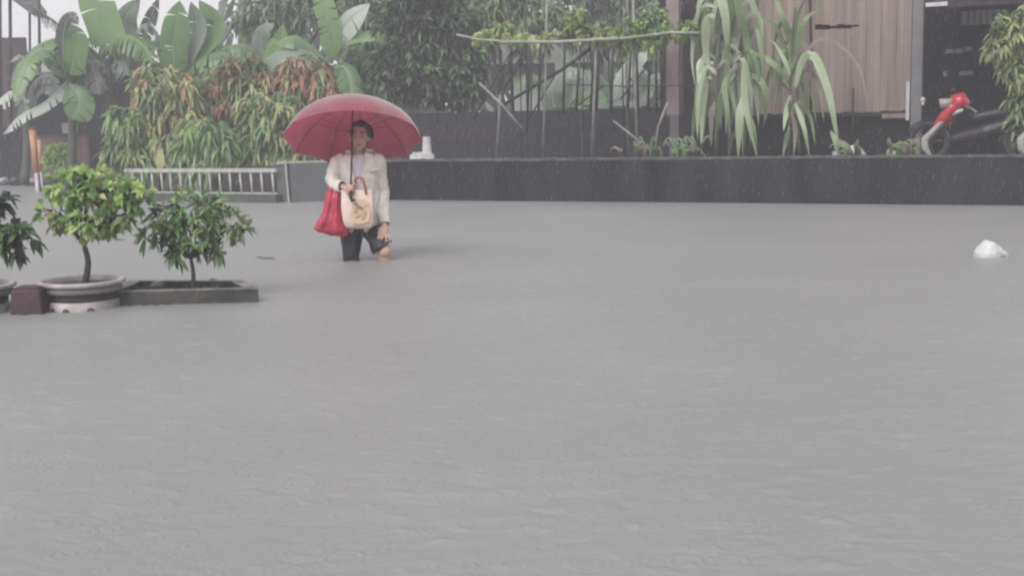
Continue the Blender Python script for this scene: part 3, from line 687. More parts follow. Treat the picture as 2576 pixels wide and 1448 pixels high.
sleeve([Q(942, 404, .03), Q(953, 410, .03), Q(961, 482, .05), Q(964, 530, -.01), Q(965, 563, -.07)], [.058, .060, .050, .050, .046], .055)
jo = jk.build('jacket', M['jacket'], person, True)
fl = MB(); fl.hexa([Q(930, 432, -.112), Q(954, 427, -.095), Q(954, 427, -.08), Q(930, 432, -.10), Q(930, 426, -.114), Q(954, 421, -.097), Q(954, 421, -.08), Q(930, 426, -.10)]); fl.build('pocket_flap', M['jacket'], jo)
rumple(jo, .034); sd_ = jo.modifiers.new('thick', 'SOLIDIFY'); sd_.thickness = .008; sd_.offset = 0
# trousers
tr = MB()
def tring(xl, xr, py, dy, dep, ph=0, z=None):
    r_ = ring(xl, xr, py, dy, dep, n=22, wob=.03, ph=ph)
    if z is not None: r_ = [Vector((v.x, v.y, z + (v.z - r_[0].z))) for v in r_]
    return r_
loft(tr, [tring(858, 956, 560, .03, .11), tring(856, 958, 582, .03, .115)])
loft(tr, [tring(853, 914, 566, .02, .105, 0), tring(855, 911, 590, .0, .10, 1), tring(858, 908, 612, -.02, .09, 2), tring(862, 907, 628, -.03, .085, 3.3), tring(863, 902, 642, -.03, .08, 4.2), tring(866, 903, 654, -.02, .078, 5), tring(868, 900, 660, -.01, .075, 6, -.2), tring(868, 900, 660, 0, .075, 6, -.45)])
def cuff(v, d): return v
r0 = [tring(906, 964, 566, .02, .105, 1), tring(913, 969, 586, -.03, .10, 2), tring(922, 978, 600, -.07, .092, 3), tring(930, 983, 612, -.09, .086, 4.4)]
last = tring(939, 985, 622, -.10, .082, 5.5)
cx = sum((v.x for v in last)) / len(last)
last = [Vector((v.x, v.y, v.z + (v.x - cx) * .75)) for v in last]
r0.append(last); loft(tr, r0)
to = tr.build('trousers', M['trousers'], person, True); rumple(to, .024, 1); sd_ = to.modifiers.new('thick', 'SOLIDIFY'); sd_.thickness = .006; sd_.offset = 0
# bare lower leg a shade paler than the hands: skin of the same body, wet

# ------------------------------------------------------------------ umbrella
TH = R(22.7); ax = Vector((-.02, math.sin(TH), math.cos(TH))).normalized()
apex = Q(887, 257, .06)
um = thing('umbrella', 'large red umbrella held tilted back over the wading person', 'umbrella', apex)
e1 = Vector((1, 0, 0)); e1 = (e1 - ax * e1.dot(ax)).normalized(); e2 = ax.cross(e1).normalized()
RU, HU, NR = .572, .33, 10
def cpt(rr, a, scal=0.0):
    t = rr; z = -HU * (1 - math.cos(t * 1.28)) / (1 - math.cos(1.28)); rad = RU * math.sin(t * 1.28) / math.sin(1.28)
    return apex + ax * z + (e1 * math.cos(a) + e2 * math.sin(a)) * rad
cv = MB(); sub = 8; nr = 12; vs = []; fs = []
for i in range(nr + 1):
    t = max(i / nr, .001)
    for k in range(NR * sub):
        f = (k % sub) / sub; a = 2 * math.pi * (k / (NR * sub)) + .17; sag = math.sin(math.pi * f)
        p = cpt(t, a); c_ = apex + ax * ((p - apex).dot(ax))
        p = c_ + (p - c_) * (1 - .055 * sag * t * t) - ax * (-.018 * sag * t * t)
        vs.append(p)
NS = NR * sub
for i in range(nr):
    for k in range(NS): fs.append((i * NS + k, i * NS + (k + 1) % NS, (i + 1) * NS + (k + 1) % NS, (i + 1) * NS + k))
cv.add(vs, fs); co = cv.build('canopy', M['brolly'], um, True)
for q in range(NR):
    a = 2 * math.pi * q / NR + .17
    mb = MB(); pts = [cpt(t, a) - ax * .007 for t in (.03, .2, .4, .6, .8, 1.0)]; mb.tube(pts, .0026, 5); rb_ = mb.build('rib', M['rib'], um, True)
    mb = MB(); mb.tube([apex - ax * .27, cpt(.52, a) - ax * .012], .0020, 5); mb.build('strut', M['rib'], rb_, True)
mb = MB(); hb = Q(882.5, 468, -.325); mb.tube([apex + ax * .045, apex, apex.lerp(hb, .5), hb], [.004, .006, .0072, .0075], 8); mb.build('shaft', M['black'], um, True)
mb = MB(); mb.tube([apex - ax * .255, apex - ax * .285], .014, 10); mb.build('runner', M['black'], um, True)
hd = (hb - apex).normalized()
mb = MB(); mb.tube([hb - hd * .02, hb + hd * .03, hb + hd * .10, hb + hd * .135 + Vector((.012, 0, 0)), hb + hd * .12 + Vector((.034, 0, 0))], [.012, .014, .014, .013, .011], 10); mb.build('handle', M['dark_timber'], um, True)

# ------------------------------------------------------------------ bags
rbg = thing('carrier_bag', 'red plastic carrier bag hanging from the forearm of the wading person', 'bag', Q(838, 530, -.2))
mb = MB()
rows_ = [(838, 462, 853, 462, .02), (824, 475, 858, 473, .045), (818, 495, 860, 498, .06), (815, 522, 862, 527, .075), (803, 548, 868, 556, .085), (793, 566, 876, 573, .08), (788, 576, 880, 582, .07), (794, 580, 878, 590, .055), (812, 585, 872, 595, .035), (836, 590, 862, 596, .015)]
rg = []
for i, (xl, yl, xr, yr, dep) in enumerate(rows_):
    A_, B_ = Q(xl, yl, -.19), Q(xr, yr, -.19); c = (A_ + B_) / 2; hx = (B_ - A_) / 2; r_ = []
    for k in range(44):
        a = 2 * math.pi * k / 44; w = 1 + .03 * math.sin(a * 5 + i)
        fold = .011 * math.sin(a * 6 + i * .5) + .007 * math.sin(a * 13 + i * .9)
        r_.append(c + hx * (w * math.cos(a)) + Vector((0, (dep + fold * min(1, dep * 20)) * math.sin(a), .006 * math.sin(a * 7 + i))))
    rg.append(r_)
loft(mb, rg); b0 = len(mb.v) - 44; mb.f.append(list(range(b0, b0 + 44))); mb.m.append(0)
rumple(mb.build('sack', M['red_bag'], rbg, True), .03)
mb = MB(); mb.tube(catmull([Q(832, 482, -.22), Q(842, 464, -.235), Q(848, 458, -.20), Q(852, 466, -.15), Q(856, 484, -.13)], 10), .011, 7); mb.build('strap', M['red_bag'], rbg, True)

tb = thing('tote_bag', 'cream canvas tote bag with a tan print held in front of the jacket', 'bag', Q(902, 525, -.3))
mb = MB(); rows_ = [(477, 859, 937, .045), (500, 859.5, 938, .055), (525, 860, 939, .06), (552, 863, 939, .06), (570, 868, 937, .05), (576, 880, 932, .02)]
rg = []
for i, (py, xl, xr, dep) in enumerate(rows_):
    c = Q((xl + xr) / 2, py, -.255); rx = (xr - xl) / 2 * YP / FPX; r_ = []
    for k in range(40):
        a = 2 * math.pi * k / 40; ca, sa = math.cos(a), math.sin(a); e = .42
        r_.append(c + Vector((math.copysign(abs(ca) ** e, ca) * rx, math.copysign(abs(sa) ** e, sa) * dep * (1 + .04 * math.sin(3 * a + i)), 0)))
    rg.append(r_)
loft(mb, rg); b0 = len(mb.v) - 40; mb.f.append(list(range(b0, b0 + 40))); mb.m.append(0)
rumple(mb.build('sack', M['tote'], tb, True), .008)
mb = MB(); fY = -.255 - .068
def tpt(px, py, d=0): return Q(px, py, fY - d)
pts = [tpt(*p) for p in ((886, 512), (897, 502), (914, 501), (927, 509), (931, 536), (928, 558), (907, 564), (888, 561), (882, 538))]
back_ = [p + Vector((0, .006, 0)) for p in pts]; n_ = len(pts)
mb.add(pts + back_, [tuple(range(n_)), tuple(range(2 * n_ - 1, n_ - 1, -1))] + [(i, i + n_, (i + 1) % n_ + n_, (i + 1) % n_) for i in range(n_)]); pr = mb.build('print', M['tote_print'], tb)
mb = MB()
for q, (px, py, rx, rz, ang) in enumerate(((906, 522, 9, 4, 20), (895, 530, 8, 4, 100), (917, 533, 8, 4, 60), (901, 543, 9, 4, 150), (914, 546, 8, 4, 110), (895, 513, 6, 3, 45), (920, 517, 5, 3, 140))):
    mb = MB(); kk = YP / FPX; mb.ell(tpt(px, py, .002), (rx * kk, .003, rz * kk), Matrix.Rotation(R(ang), 3, 'Y'), 12, 7); mb.build('petal', M['brown_ink'] if q in (0, 5) else M['petal'], pr, True)
for dy_, dx_ in ((-.31, 0), (-.21, 2)):
    mb = MB(); mb.tube(catmull([Q(889 + dx_, 488, dy_), Q(889 + dx_, 465, dy_), Q(894 + dx_, 450, dy_), Q(904 + dx_, 446, dy_), Q(913 + dx_, 456, dy_), Q(921 + dx_, 488, dy_)], 16), .0095, 7); mb.build('strap', M['tote_strap'], tb, True)

# ------------------------------------------------------------------ bamboo trellis with vines
TB = .9                                        # metres behind the wall foot line
tr_c = PW(1420, 395, TB)
tz = thing('bamboo_trellis', 'tall bamboo trellis of thin stakes behind the dark wall', 'trellis', (tr_c.x, tr_c.y, .5))
def stake(pts, r, m, back=TB, name='stake'):
    mb = MB(); mb.tube([PW(px, py, back + random.uniform(-.03, .03)) for px, py in pts], r, 7); return mb.build(name, M[m], tz, True)
for pts in (((1376, -60), (1372, 190), (1365, 402)), ((1500, 100), (1495, 220), (1488, 402)), ((1591, -60), (1597, 190), (1603, 402)), ((1257, 239), (1255, 300), (1248, 402)), ((1679, 258), (1655, 320), (1645, 402))):
    stake(pts, .020, 'bamboo_light')
for pts in (((1277, -60), (1283, 100), (1291, 285)), ((1361, 60), (1354, 285)), ((1421, 60), (1417, 285)), ((1460, 95), (1449, 280)), ((1500, 60), (1485, 280)), ((1510, 60), (1500, 280)), ((1543, 60), (1537, 285)), ((1588, 90), (1579, 280)), ((1600, 90), (1605, 285)), ((1648, 90), (1652, 285)), ((1634, 95), (1630, 285)), ((1330, 95), (1327, 285)), ((1700, -60), (1702, 95)), ((1683, -60), (1680, 95))):
    stake(pts, .022, 'bamboo_dark', TB + 1.3)
stake(((1148, 88), (1205, 100), (1290, 106)), .018, 'bamboo_pale', TB - .32, 'top_pole'); stake(((1255, 106), (1400, 106), (1555, 97)), .024, 'bamboo_pale', TB - .34, 'top_pole'); stake(((1530, 102), (1690, 82), (1760, 84)), .02, 'bamboo_pale', TB - .32, 'top_pole')
stake(((1415, 213), (1560, 217), (1790, 214)), .009, 'bamboo_dark', TB + .05, 'tie_rod')
for i in range(16):
    px = random.uniform(1215, 1670); dx = random.uniform(-16, 16); yt = random.choice((-40, 20, 95, 100)); stake(((px, yt), (px + dx * .5, 190), (px + dx, random.choice((280, 330, 400)))), random.uniform(.008, .014), random.choice(('bamboo_dark', 'bamboo_dark', 'bamboo_light')), TB + random.uniform(.1, 1.2))
for a_ in ((1190, 300, 1290, 120), (1330, 300, 1395, 190), (1560, 250, 1650, 140), (1440, 275, 1520, 215), (1625, 300, 1665, 235)):
    stake(((a_[0], a_[1]), (a_[2], a_[3])), .012, 'bamboo_dark', TB + .7, 'brace')
stake(((1205, 209), (1260, 262), (1312, 322)), .020, 'bamboo_light', TB - .05, 'brace'); stake(((1262, 266), (1417, 173), (1500, 112)), .026, 'bamboo_dark', TB + .2, 'brace')
for q, (pts, lb) in enumerate(((((1542, 304), (1590, 342), (1635, 378)), 'pale broken stick leaning behind the wall near the longest stakes'), (((1735, 355), (1755, 374), (1776, 396)), 'pale broken stick leaning against the cane plants'))):
    mb = MB(); mb.tube([PW(px, py, .6) for px, py in pts], .016, 7); tag(mb.build('fallen_stick', M['bamboo_light'], None, True), lb, 'stick', 'sticks behind the wall')
Yv = tr_c.y + .3
def vine(label, blobs, mats, n, L=.11, wts=None):
    bl = []
    for px, py, rx, ry in blobs:
        c = PW(px, py, TB); k = c.y / FPX; bl.append((c, (rx * k, .28, ry * k)))
    x0 = blobs[0]
    shrub('climbing_vine', label, 'vine', PW(x0[0], x0[1] + 8, TB + .1), bl, n, mats, leafL=L, leafW=L * .6, droop=.5, per=7, group='vines on the bamboo trellis', trunk_r=.008, bark='stem_green', up=.5, trunk_top=PW(x0[0] + 10, x0[1] + 4, TB + .1), wts=wts)
vine('bright lime vine on the left end of the bamboo trellis', [(1215, 92, 26, 9), (1255, 88, 32, 14), (1300, 94, 30, 11), (1345, 102, 30, 6), (1270, 72, 20, 12)], ['leaf_lime', 'leaf_yellow', 'leaf_bright'], 75)
vine('yellowish vine hanging over the middle of the trellis pole', [(1405, 92, 32, 9), (1450, 74, 30, 26), (1488, 84, 32, 18), (1520, 96, 22, 8), (1462, 45, 12, 18), (1436, 48, 9, 14)], ['leaf_olive', 'leaf_yellow', 'leaf_bright'], 75)
vine('green vine heaped on the right end of the bamboo trellis', [(1550, 88, 30, 14), (1600, 66, 42, 30), (1648, 60, 38, 34), (1688, 84, 34, 12), (1640, 108, 14, 30), (1570, 110, 10, 22), (1735, 75, 30, 16)], ['leaf_lime', 'leaf_mid', 'leaf_olive', 'leaf_bright'], 130)

# ------------------------------------------------------------------ cane / maize plants
def cane(name, label, base, stems, leaves, group='cane plants behind the wall'):
    root = thing(name, label, 'cane plant', base, group)
    mb = MB()
    for pts, r in stems: mb.tube(catmull([PW(px, py, bk) for px, py, bk in pts], 8), [r * (1 - .06 * i) for i in range(8)], 7)
    mb.build('stalk', M['stem_green'], root, True)
    mb = MB()
    for q, (pts, w, mi, bk) in enumerate(leaves):
        k = PW(1900, 200, bk).y / FPX
        P3 = [PW(px, py, bk - .10 * math.sin(i * 1.3 + q)) for i, (px, py) in enumerate(pts)]
        blade(mb, P3, w * k * .5, Vector((random.uniform(-.3, .3), -1, .25)), 14, mi, None, .1, 0, 'cane', .007, q, random.uniform(-.4, .4))
    mb.build('leaves', [M['cane_green'], M['cane_pale'], M['cane_dry']], root, True)
b1_ = PW(1845, 392, .7)
cane('cane_plant', 'big clump of tall cane with long pale drooping leaves', b1_,
     [(((1800, 396, .7), (1805, 200, .7), (1815, -40, .7)), .028), (((1835, 396, .8), (1838, 180, .8), (1850, -60, .8)), .026), (((1872, 396, .7), (1876, 240, .75), (1880, 60, .7)), .024), (((1855, 396, .9), (1860, 250, .9), (1866, 20, .9)), .024)],
     [(((1800, -50), (1822, 30), (1828, 100), (1828, 140)), 26, 1, .6), (((1800, 40), (1778, 50), (1775, 130), (1788, 195)), 24, 1, .55), (((1805, 20), (1770, 15), (1748, 60), (1740, 150), (1748, 215)), 14, 1, .6),
      (((1790, 200), (1778, 200), (1766, 290), (1764, 385)), 18, 1, .5), (((1795, 160), (1762, 155), (1758, 200), (1764, 230)), 16, 1, .6), (((1870, 150), (1873, 240), (1885, 320), (1905, 396)), 22, 1, .45), (((1868, 240), (1860, 300), (1856, 398)), 22, 1, .4), (((1880, 280), (1895, 340), (1903, 400)), 18, 0, .5),
      (((1845, -40), (1862, 40), (1880, 110), (1882, 190)), 22, 0, .6), (((1835, 60), (1826, 140), (1838, 220), (1852, 300)), 18, 0, .6), (((1872, 60), (1895, 30), (1912, 60), (1916, 120)), 16, 0, .7), (((1876, 210), (1890, 190), (1915, 205), (1928, 250), (1920, 310)), 18, 0, .55),
      (((1838, 260), (1825, 230), (1812, 250), (1806, 330)), 16, 0, .6), (((1805, 250), (1790, 285), (1788, 370)), 14, 2, .8), (((1850, 330), (1838, 350), (1832, 398)), 14, 2, .7), (((1815, -40), (1835, 20), (1842, 90), (1858, 150)), 20, 0, .7), (((1840, -60), (1870, -50), (1890, 0), (1905, 70)), 20, 0, .8), (((1810, -20), (1785, -30), (1760, 5), (1752, 50)), 18, 1, .7), (((1835, 180), (1822, 215), (1830, 290), (1836, 350)), 14, 0, .5)] + [(((x, y), (x + dx * .5, y - 24), (x + dx, y + 20), (x + dx * 1.2, y + ln)), random.uniform(10, 18), random.choice((0, 0, 2, 1)), random.uniform(.75, 1.1)) for x, y, dx, ln in [(random.choice((1802, 1836, 1862, 1874)), random.uniform(-20, 290), random.choice((-1, 1)) * random.uniform(16, 46), random.uniform(60, 120)) for _ in range(24)]] + [(((x, y), (x + dx * .6, y - 18), (x + dx, y + ln * .4), (x + dx * 1.05, y + ln)), random.uniform(10, 16), random.choice((0, 1, 1, 2)), random.uniform(.5, .95)) for x, y, dx, ln in [(random.choice((1802, 1836, 1862, 1876)), random.uniform(-10, 230), random.choice((-1, 1)) * random.uniform(22, 58), random.uniform(110, 190)) for _ in range(26)]])
b2_ = PW(1985, 394, .8)

cane('cane_plant', 'slimmer maize plant with arching leaves before the brown boards', b2_,
     [(((1983, 398, .8), (1986, 250, .8), (1992, 100, .8), (2000, 20, .8)), .024), (((2010, 398, .95), (2006, 280, .95), (2003, 160, .95)), .018)],
     [(((1984, 210), (1950, 165), (1905, 136), (1870, 140), (1845, 158)), 14, 0, .75), (((1988, 190), (1972, 150), (1950, 112), (1935, 100)), 13, 1, .8), (((1990, 180), (1993, 110), (2005, 40), (2030, -10)), 20, 0, .85), (((2000, 220), (2018, 150), (2046, 140), (2070, 190), (2090, 260), (2112, 390)), 24, 1, .7),
      (((1987, 240), (1978, 280), (1970, 330)), 15, 1, .7), (((2000, 260), (2012, 290), (2024, 330), (2036, 396)), 14, 1, .7), (((1992, 120), (1975, 60), (1960, 20), (1945, -20)), 18, 0, .9), (((2000, 140), (2020, 60), (2050, 30), (2075, 40)), 14, 0, .9), (((2003, 200), (2050, 104), (2113, 116), (2165, 180), (2180, 272)), 8, 2, .95), (((1984, 320), (1975, 360), (1968, 398)), 14, 1, .6), (((1990, 280), (2000, 330), (1995, 396)), 12, 2, .7), (((1986, 150), (1945, 60), (1905, 60), (1880, 110)), 14, 0, .9), (((2090, 330), (2100, 350), (2108, 398)), 16, 1, .6), (((2103, 350), (2130, 370), (2150, 396)), 20, 2, .6)] + [(((x, y), (x + dx * .5, y - 26), (x + dx, y + 14), (x + dx * 1.2, y + ln)), random.uniform(8, 13), random.choice((0, 0, 2)), random.uniform(.85, 1.1)) for x, y, dx, ln in [(random.choice((1986, 1988, 2004)), random.uniform(60, 300), random.choice((-1, -1, 1)) * random.uniform(20, 62), random.uniform(60, 150)) for _ in range(17)]])
for q, (xa, xb_, n_, lb) in enumerate(((1560, 1668, 13, 'low thin weeds at the foot of the longest bamboo stakes'), (1690, 1765, 14, 'grey green weeds between the pink pillar and the tall cane'), (2105, 2165, 10, 'pale weeds under the brown boards right of the slim maize plant'), (2222, 2278, 9, 'weeds at the left foot of the grey corner post'))):
    root = thing('weed_clump', lb, 'weeds', PW((xa + xb_) / 2, 398, .5), 'weeds along the wall top')
    mb = MB()
    for i in range(n_):
        px = random.uniform(xa, xb_); a = random.uniform(-22, 22); hgt = random.uniform(18, 60); bk = .35
        blade(mb, [PW(px, 400, .35 + random.uniform(0, .3)), PW(px + a * .4, 400 - hgt * .7, bk), PW(px + a * 1.1, 400 - hgt, bk), PW(px + a * 1.7, 400 - hgt * .7, bk)], .022, Vector((0, -1, .3)), 7, random.choice((0, 0, 1)), None, .1, 0, 'cane', .004, i)
    mb.build('blades', [M['leaf_mid'], M['cane_dry']], root)

# ------------------------------------------------------------------ house with brown boards, carport, motorbikes
HB = 2.2
ho = thing('house', 'wooden house with a wall of brown upright boards over a dark void', 'house', PW(2100, 390, HB))
def hp(px, back=HB): return PW(px, 390, back)
zb = PW(2200, 281, HB).z; zt_ = 5.2
a0, a1 = hp(1905), hp(2286); Lb = (a1 - a0).length; n_b = 21
mb = MB()
slot = (PW(2053, 79, HB).z, PW(2053, 67, HB).z)
for i in range(n_b):
    x0, x1 = Lb * i / n_b, Lb * (i + 1) / n_b - .003; A, B = a0 + wd * x0, a0 + wd * x1; off = wn * random.uniform(-.008, .008)
    px_mid = 1905 + (2286 - 1905) * (i + .5) / n_b
    if 2055 < px_mid < 2160:
        mb.wallseg(A + off, B + off, zb + random.uniform(-.01, .01), slot[0] + random.uniform(-.03, .045), .03); mb.wallseg(A + off, B + off, slot[1] - random.uniform(-.03, .012), zt_, .03)
    else: mb.wallseg(A + off, B + off, zb + random.uniform(-.012, .012), zt_, .03)
mb.build('board_wall', M['boards'], ho)
mb = MB(); c0, c1 = hp(1745, HB + .05), hp(1905, HB + .05); Lc = (c1 - c0).length
for i in range(8):
    mb.wallseg(c0 + wd * (Lc * i / 8), c0 + wd * (Lc * (i + 1) / 8 - .01), zb - .02, zt_, .03)
mb.build('side_boards', M['boards_grey'], ho)
mb = MB(); mb.wallseg(hp(1745, HB + .12), hp(2300, HB + .12), .4, zb + .3, .08); mb.wallseg(hp(1750, HB + .2), hp(2290, HB + .2), zb + .3, zt_, .05); mb.build('void_sheet', M['dark_in'], ho)  # near-black sheets put the shade under and behind the boards into colour
mb = MB(); mb.wallseg(hp(1905, HB - .03), hp(2284, HB - .03), zb - .06, zb - .014, .1); mb.build('floor_beam', M['dark_timber'], ho)
mb = MB(); q0, q1 = PW(2218, 292, HB - .04), PW(2277, 292, HB - .04); mb.wallseg(q0, q1, q0.z - .035, q0.z + .03, .03); mb.build('pale_batten', M['boards'], ho)
p0, p1 = hp(2287, HB - .1), hp(2313, HB - .1)
mb = MB(); mb.wallseg(p0, p1, .4, zt_ + .1, .16); mb.build('corner_post', M['post_grey'], ho)
mb = MB(); q0 = PW(2277, 300, HB - .08); q1 = PW(2286, 300, HB - .08); mb.wallseg(q0, q1, PW(2280, 303, HB - .08).z, PW(2280, 205, HB - .08).z, .04); mb.build('pale_trim', M['cloth_white'], ho)
mb = MB(); r0_, r1_ = hp(1740, HB - .7), hp(2330, HB - .7); mb.wallseg(r0_, r1_, zt_ + .02, zt_ + .1, 5.0); mb.build('roof', M['roof_tin'], ho)
mb = MB(); mb.wallseg(hp(1745, HB + .3), hp(1745, HB + .3) + wn * 3.6, .4, zt_, -.06); mb.wallseg(hp(1745, HB + 3.9), hp(2300, HB + 3.9), .4, zt_, .06); mb.build('rear_wall', M['boards_grey'], ho)
# pole in front of the boards
mb = MB(); mb.tube([PW(2035, -60, HB - .4), PW(2040, 120, HB - .4), PW(2038, 398, HB - .4)], .022, 8); tag(mb.build('thin_pole', M['dark_timber'], None, True), 'thin dark red pole standing before the brown boards', 'pole')
mb = MB(); mb.tube([PW(2146, 221, HB - .2), PW(2143, 392, HB - .2)], .016, 8); tag(mb.build('short_stake', M['dark_timber'], None, True), 'short dark stake leaning on the lower edge of the brown boards', 'stake')
# pink pillar
pa, pb_ = PW(1676, 390, 1.6), PW(1707, 390, 1.6)
pi = thing('pillar', 'square pinkish concrete pillar left of the cane plants', 'pillar', pa)
mb = MB(); mb.wallseg(pa, pb_, PW(1690, 290, 1.6).z, 4.6, .22); mb.build('shaft', M['pillar'], pi)
mb = MB(); mb.wallseg(PW(1684, 390, 1.58), PW(1706, 390, 1.58), .4, PW(1690, 290, 1.6).z + .002, .2); mb.build('stone_base', M['grey_post'], pi)
# dark shed behind pillar
ds = thing('dark_shed', 'dark open shed between the pink pillar and the house', 'shed', PW(1725, 390, 4.2))
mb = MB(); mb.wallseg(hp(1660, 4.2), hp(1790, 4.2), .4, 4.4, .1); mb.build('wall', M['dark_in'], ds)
mb = MB(); mb.wallseg(hp(1690, 3.2), hp(1790, 3.2), 4.4, 4.46, 1.4); mb.build('roof', M['roof_tin'], ds)
mb = MB(); c = PW(1736, 33, 1.2); mb.ell(c + wn * .2, (.20, .06, .24)); tag(mb.build('dark_round', M['dark_in'], None, True), 'round dark shape beside the pink pillar', 'basket')  # plain near-black ellipsoid in the gap by the pillar
c2 = c + wn * .2; mb = MB()
# carport
cp = thing('carport', 'dark open carport where the motorbike is parked', 'carport', hp(2440, 4.5))
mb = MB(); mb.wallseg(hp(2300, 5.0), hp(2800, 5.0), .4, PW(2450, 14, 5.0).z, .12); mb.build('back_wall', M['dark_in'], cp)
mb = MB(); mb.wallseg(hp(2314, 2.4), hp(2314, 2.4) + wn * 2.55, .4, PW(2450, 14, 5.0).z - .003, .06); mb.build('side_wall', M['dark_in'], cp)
zr = PW(2450, 14, 5.0).z
mb = MB(); mb.wallseg(hp(2317, .9), hp(2800, .9), zr, zr + .1, 4.6); mb.build('roof', M['dark_timber'], cp)
mb = MB(); mb.wallseg(hp(2317, .9), hp(2800, .9), PW(2450, 16, .9).z, PW(2450, -6, .9).z, .08); mb.build('front_beam', M['dark_timber'], cp)
mb = MB(); mb.wallseg(hp(2318, .86), hp(2372, .86), PW(2345, 17, .86).z, PW(2345, 7, .86).z, .03); mb.build('roof_edge', M['cloth_white'], cp)
z0, z1 = PW(2450, 62, 4.9).z, PW(2450, 27, 4.9).z
mb = MB(); mb.wallseg(hp(2408, 4.94), hp(2503, 4.94), z0, z1, .03); wi = mb.build('window', M['pale_glass'], cp)
for px in (2424, 2440, 2456, 2472, 2488):
    mb = MB(); mb.wallseg(hp(px - 1.2, 4.9), hp(px + 1.2, 4.9), z0, z1, .03); mb.build('glazing_bar', M['dark_timber'], wi)
for x0, x1, dy in ((2343, 2364, 2), (2370, 2388, 2), (2394, 2414, 1), (2418, 2437, -4)):
    mb = MB(); mb.wallseg(hp(x0, 4.95), hp(x1, 4.95), PW(x0, 134 + dy, 4.95).z, PW(x0, 123 + dy, 4.95).z, .04); mb.build('pale_block', M['cloth_white'], cp)  # row of small pale blocks on the back wall
mb = MB(); mb.wallseg(hp(2406, 4.95), hp(2440, 4.95), PW(2420, 190, 4.95).z, PW(2420, 180, 4.95).z, .04); mb.build('pale_plate', M['cloth_white'], cp)  # pale plate on the back wall
mb = MB(); mb.wallseg(hp(2366, 4.95), hp(2374, 4.95), PW(2370, 193, 4.95).z, PW(2370, 180, 4.95).z, .04); mb.build('pale_tab', M['cloth_white'], cp)  # small pale plate left of the longer one

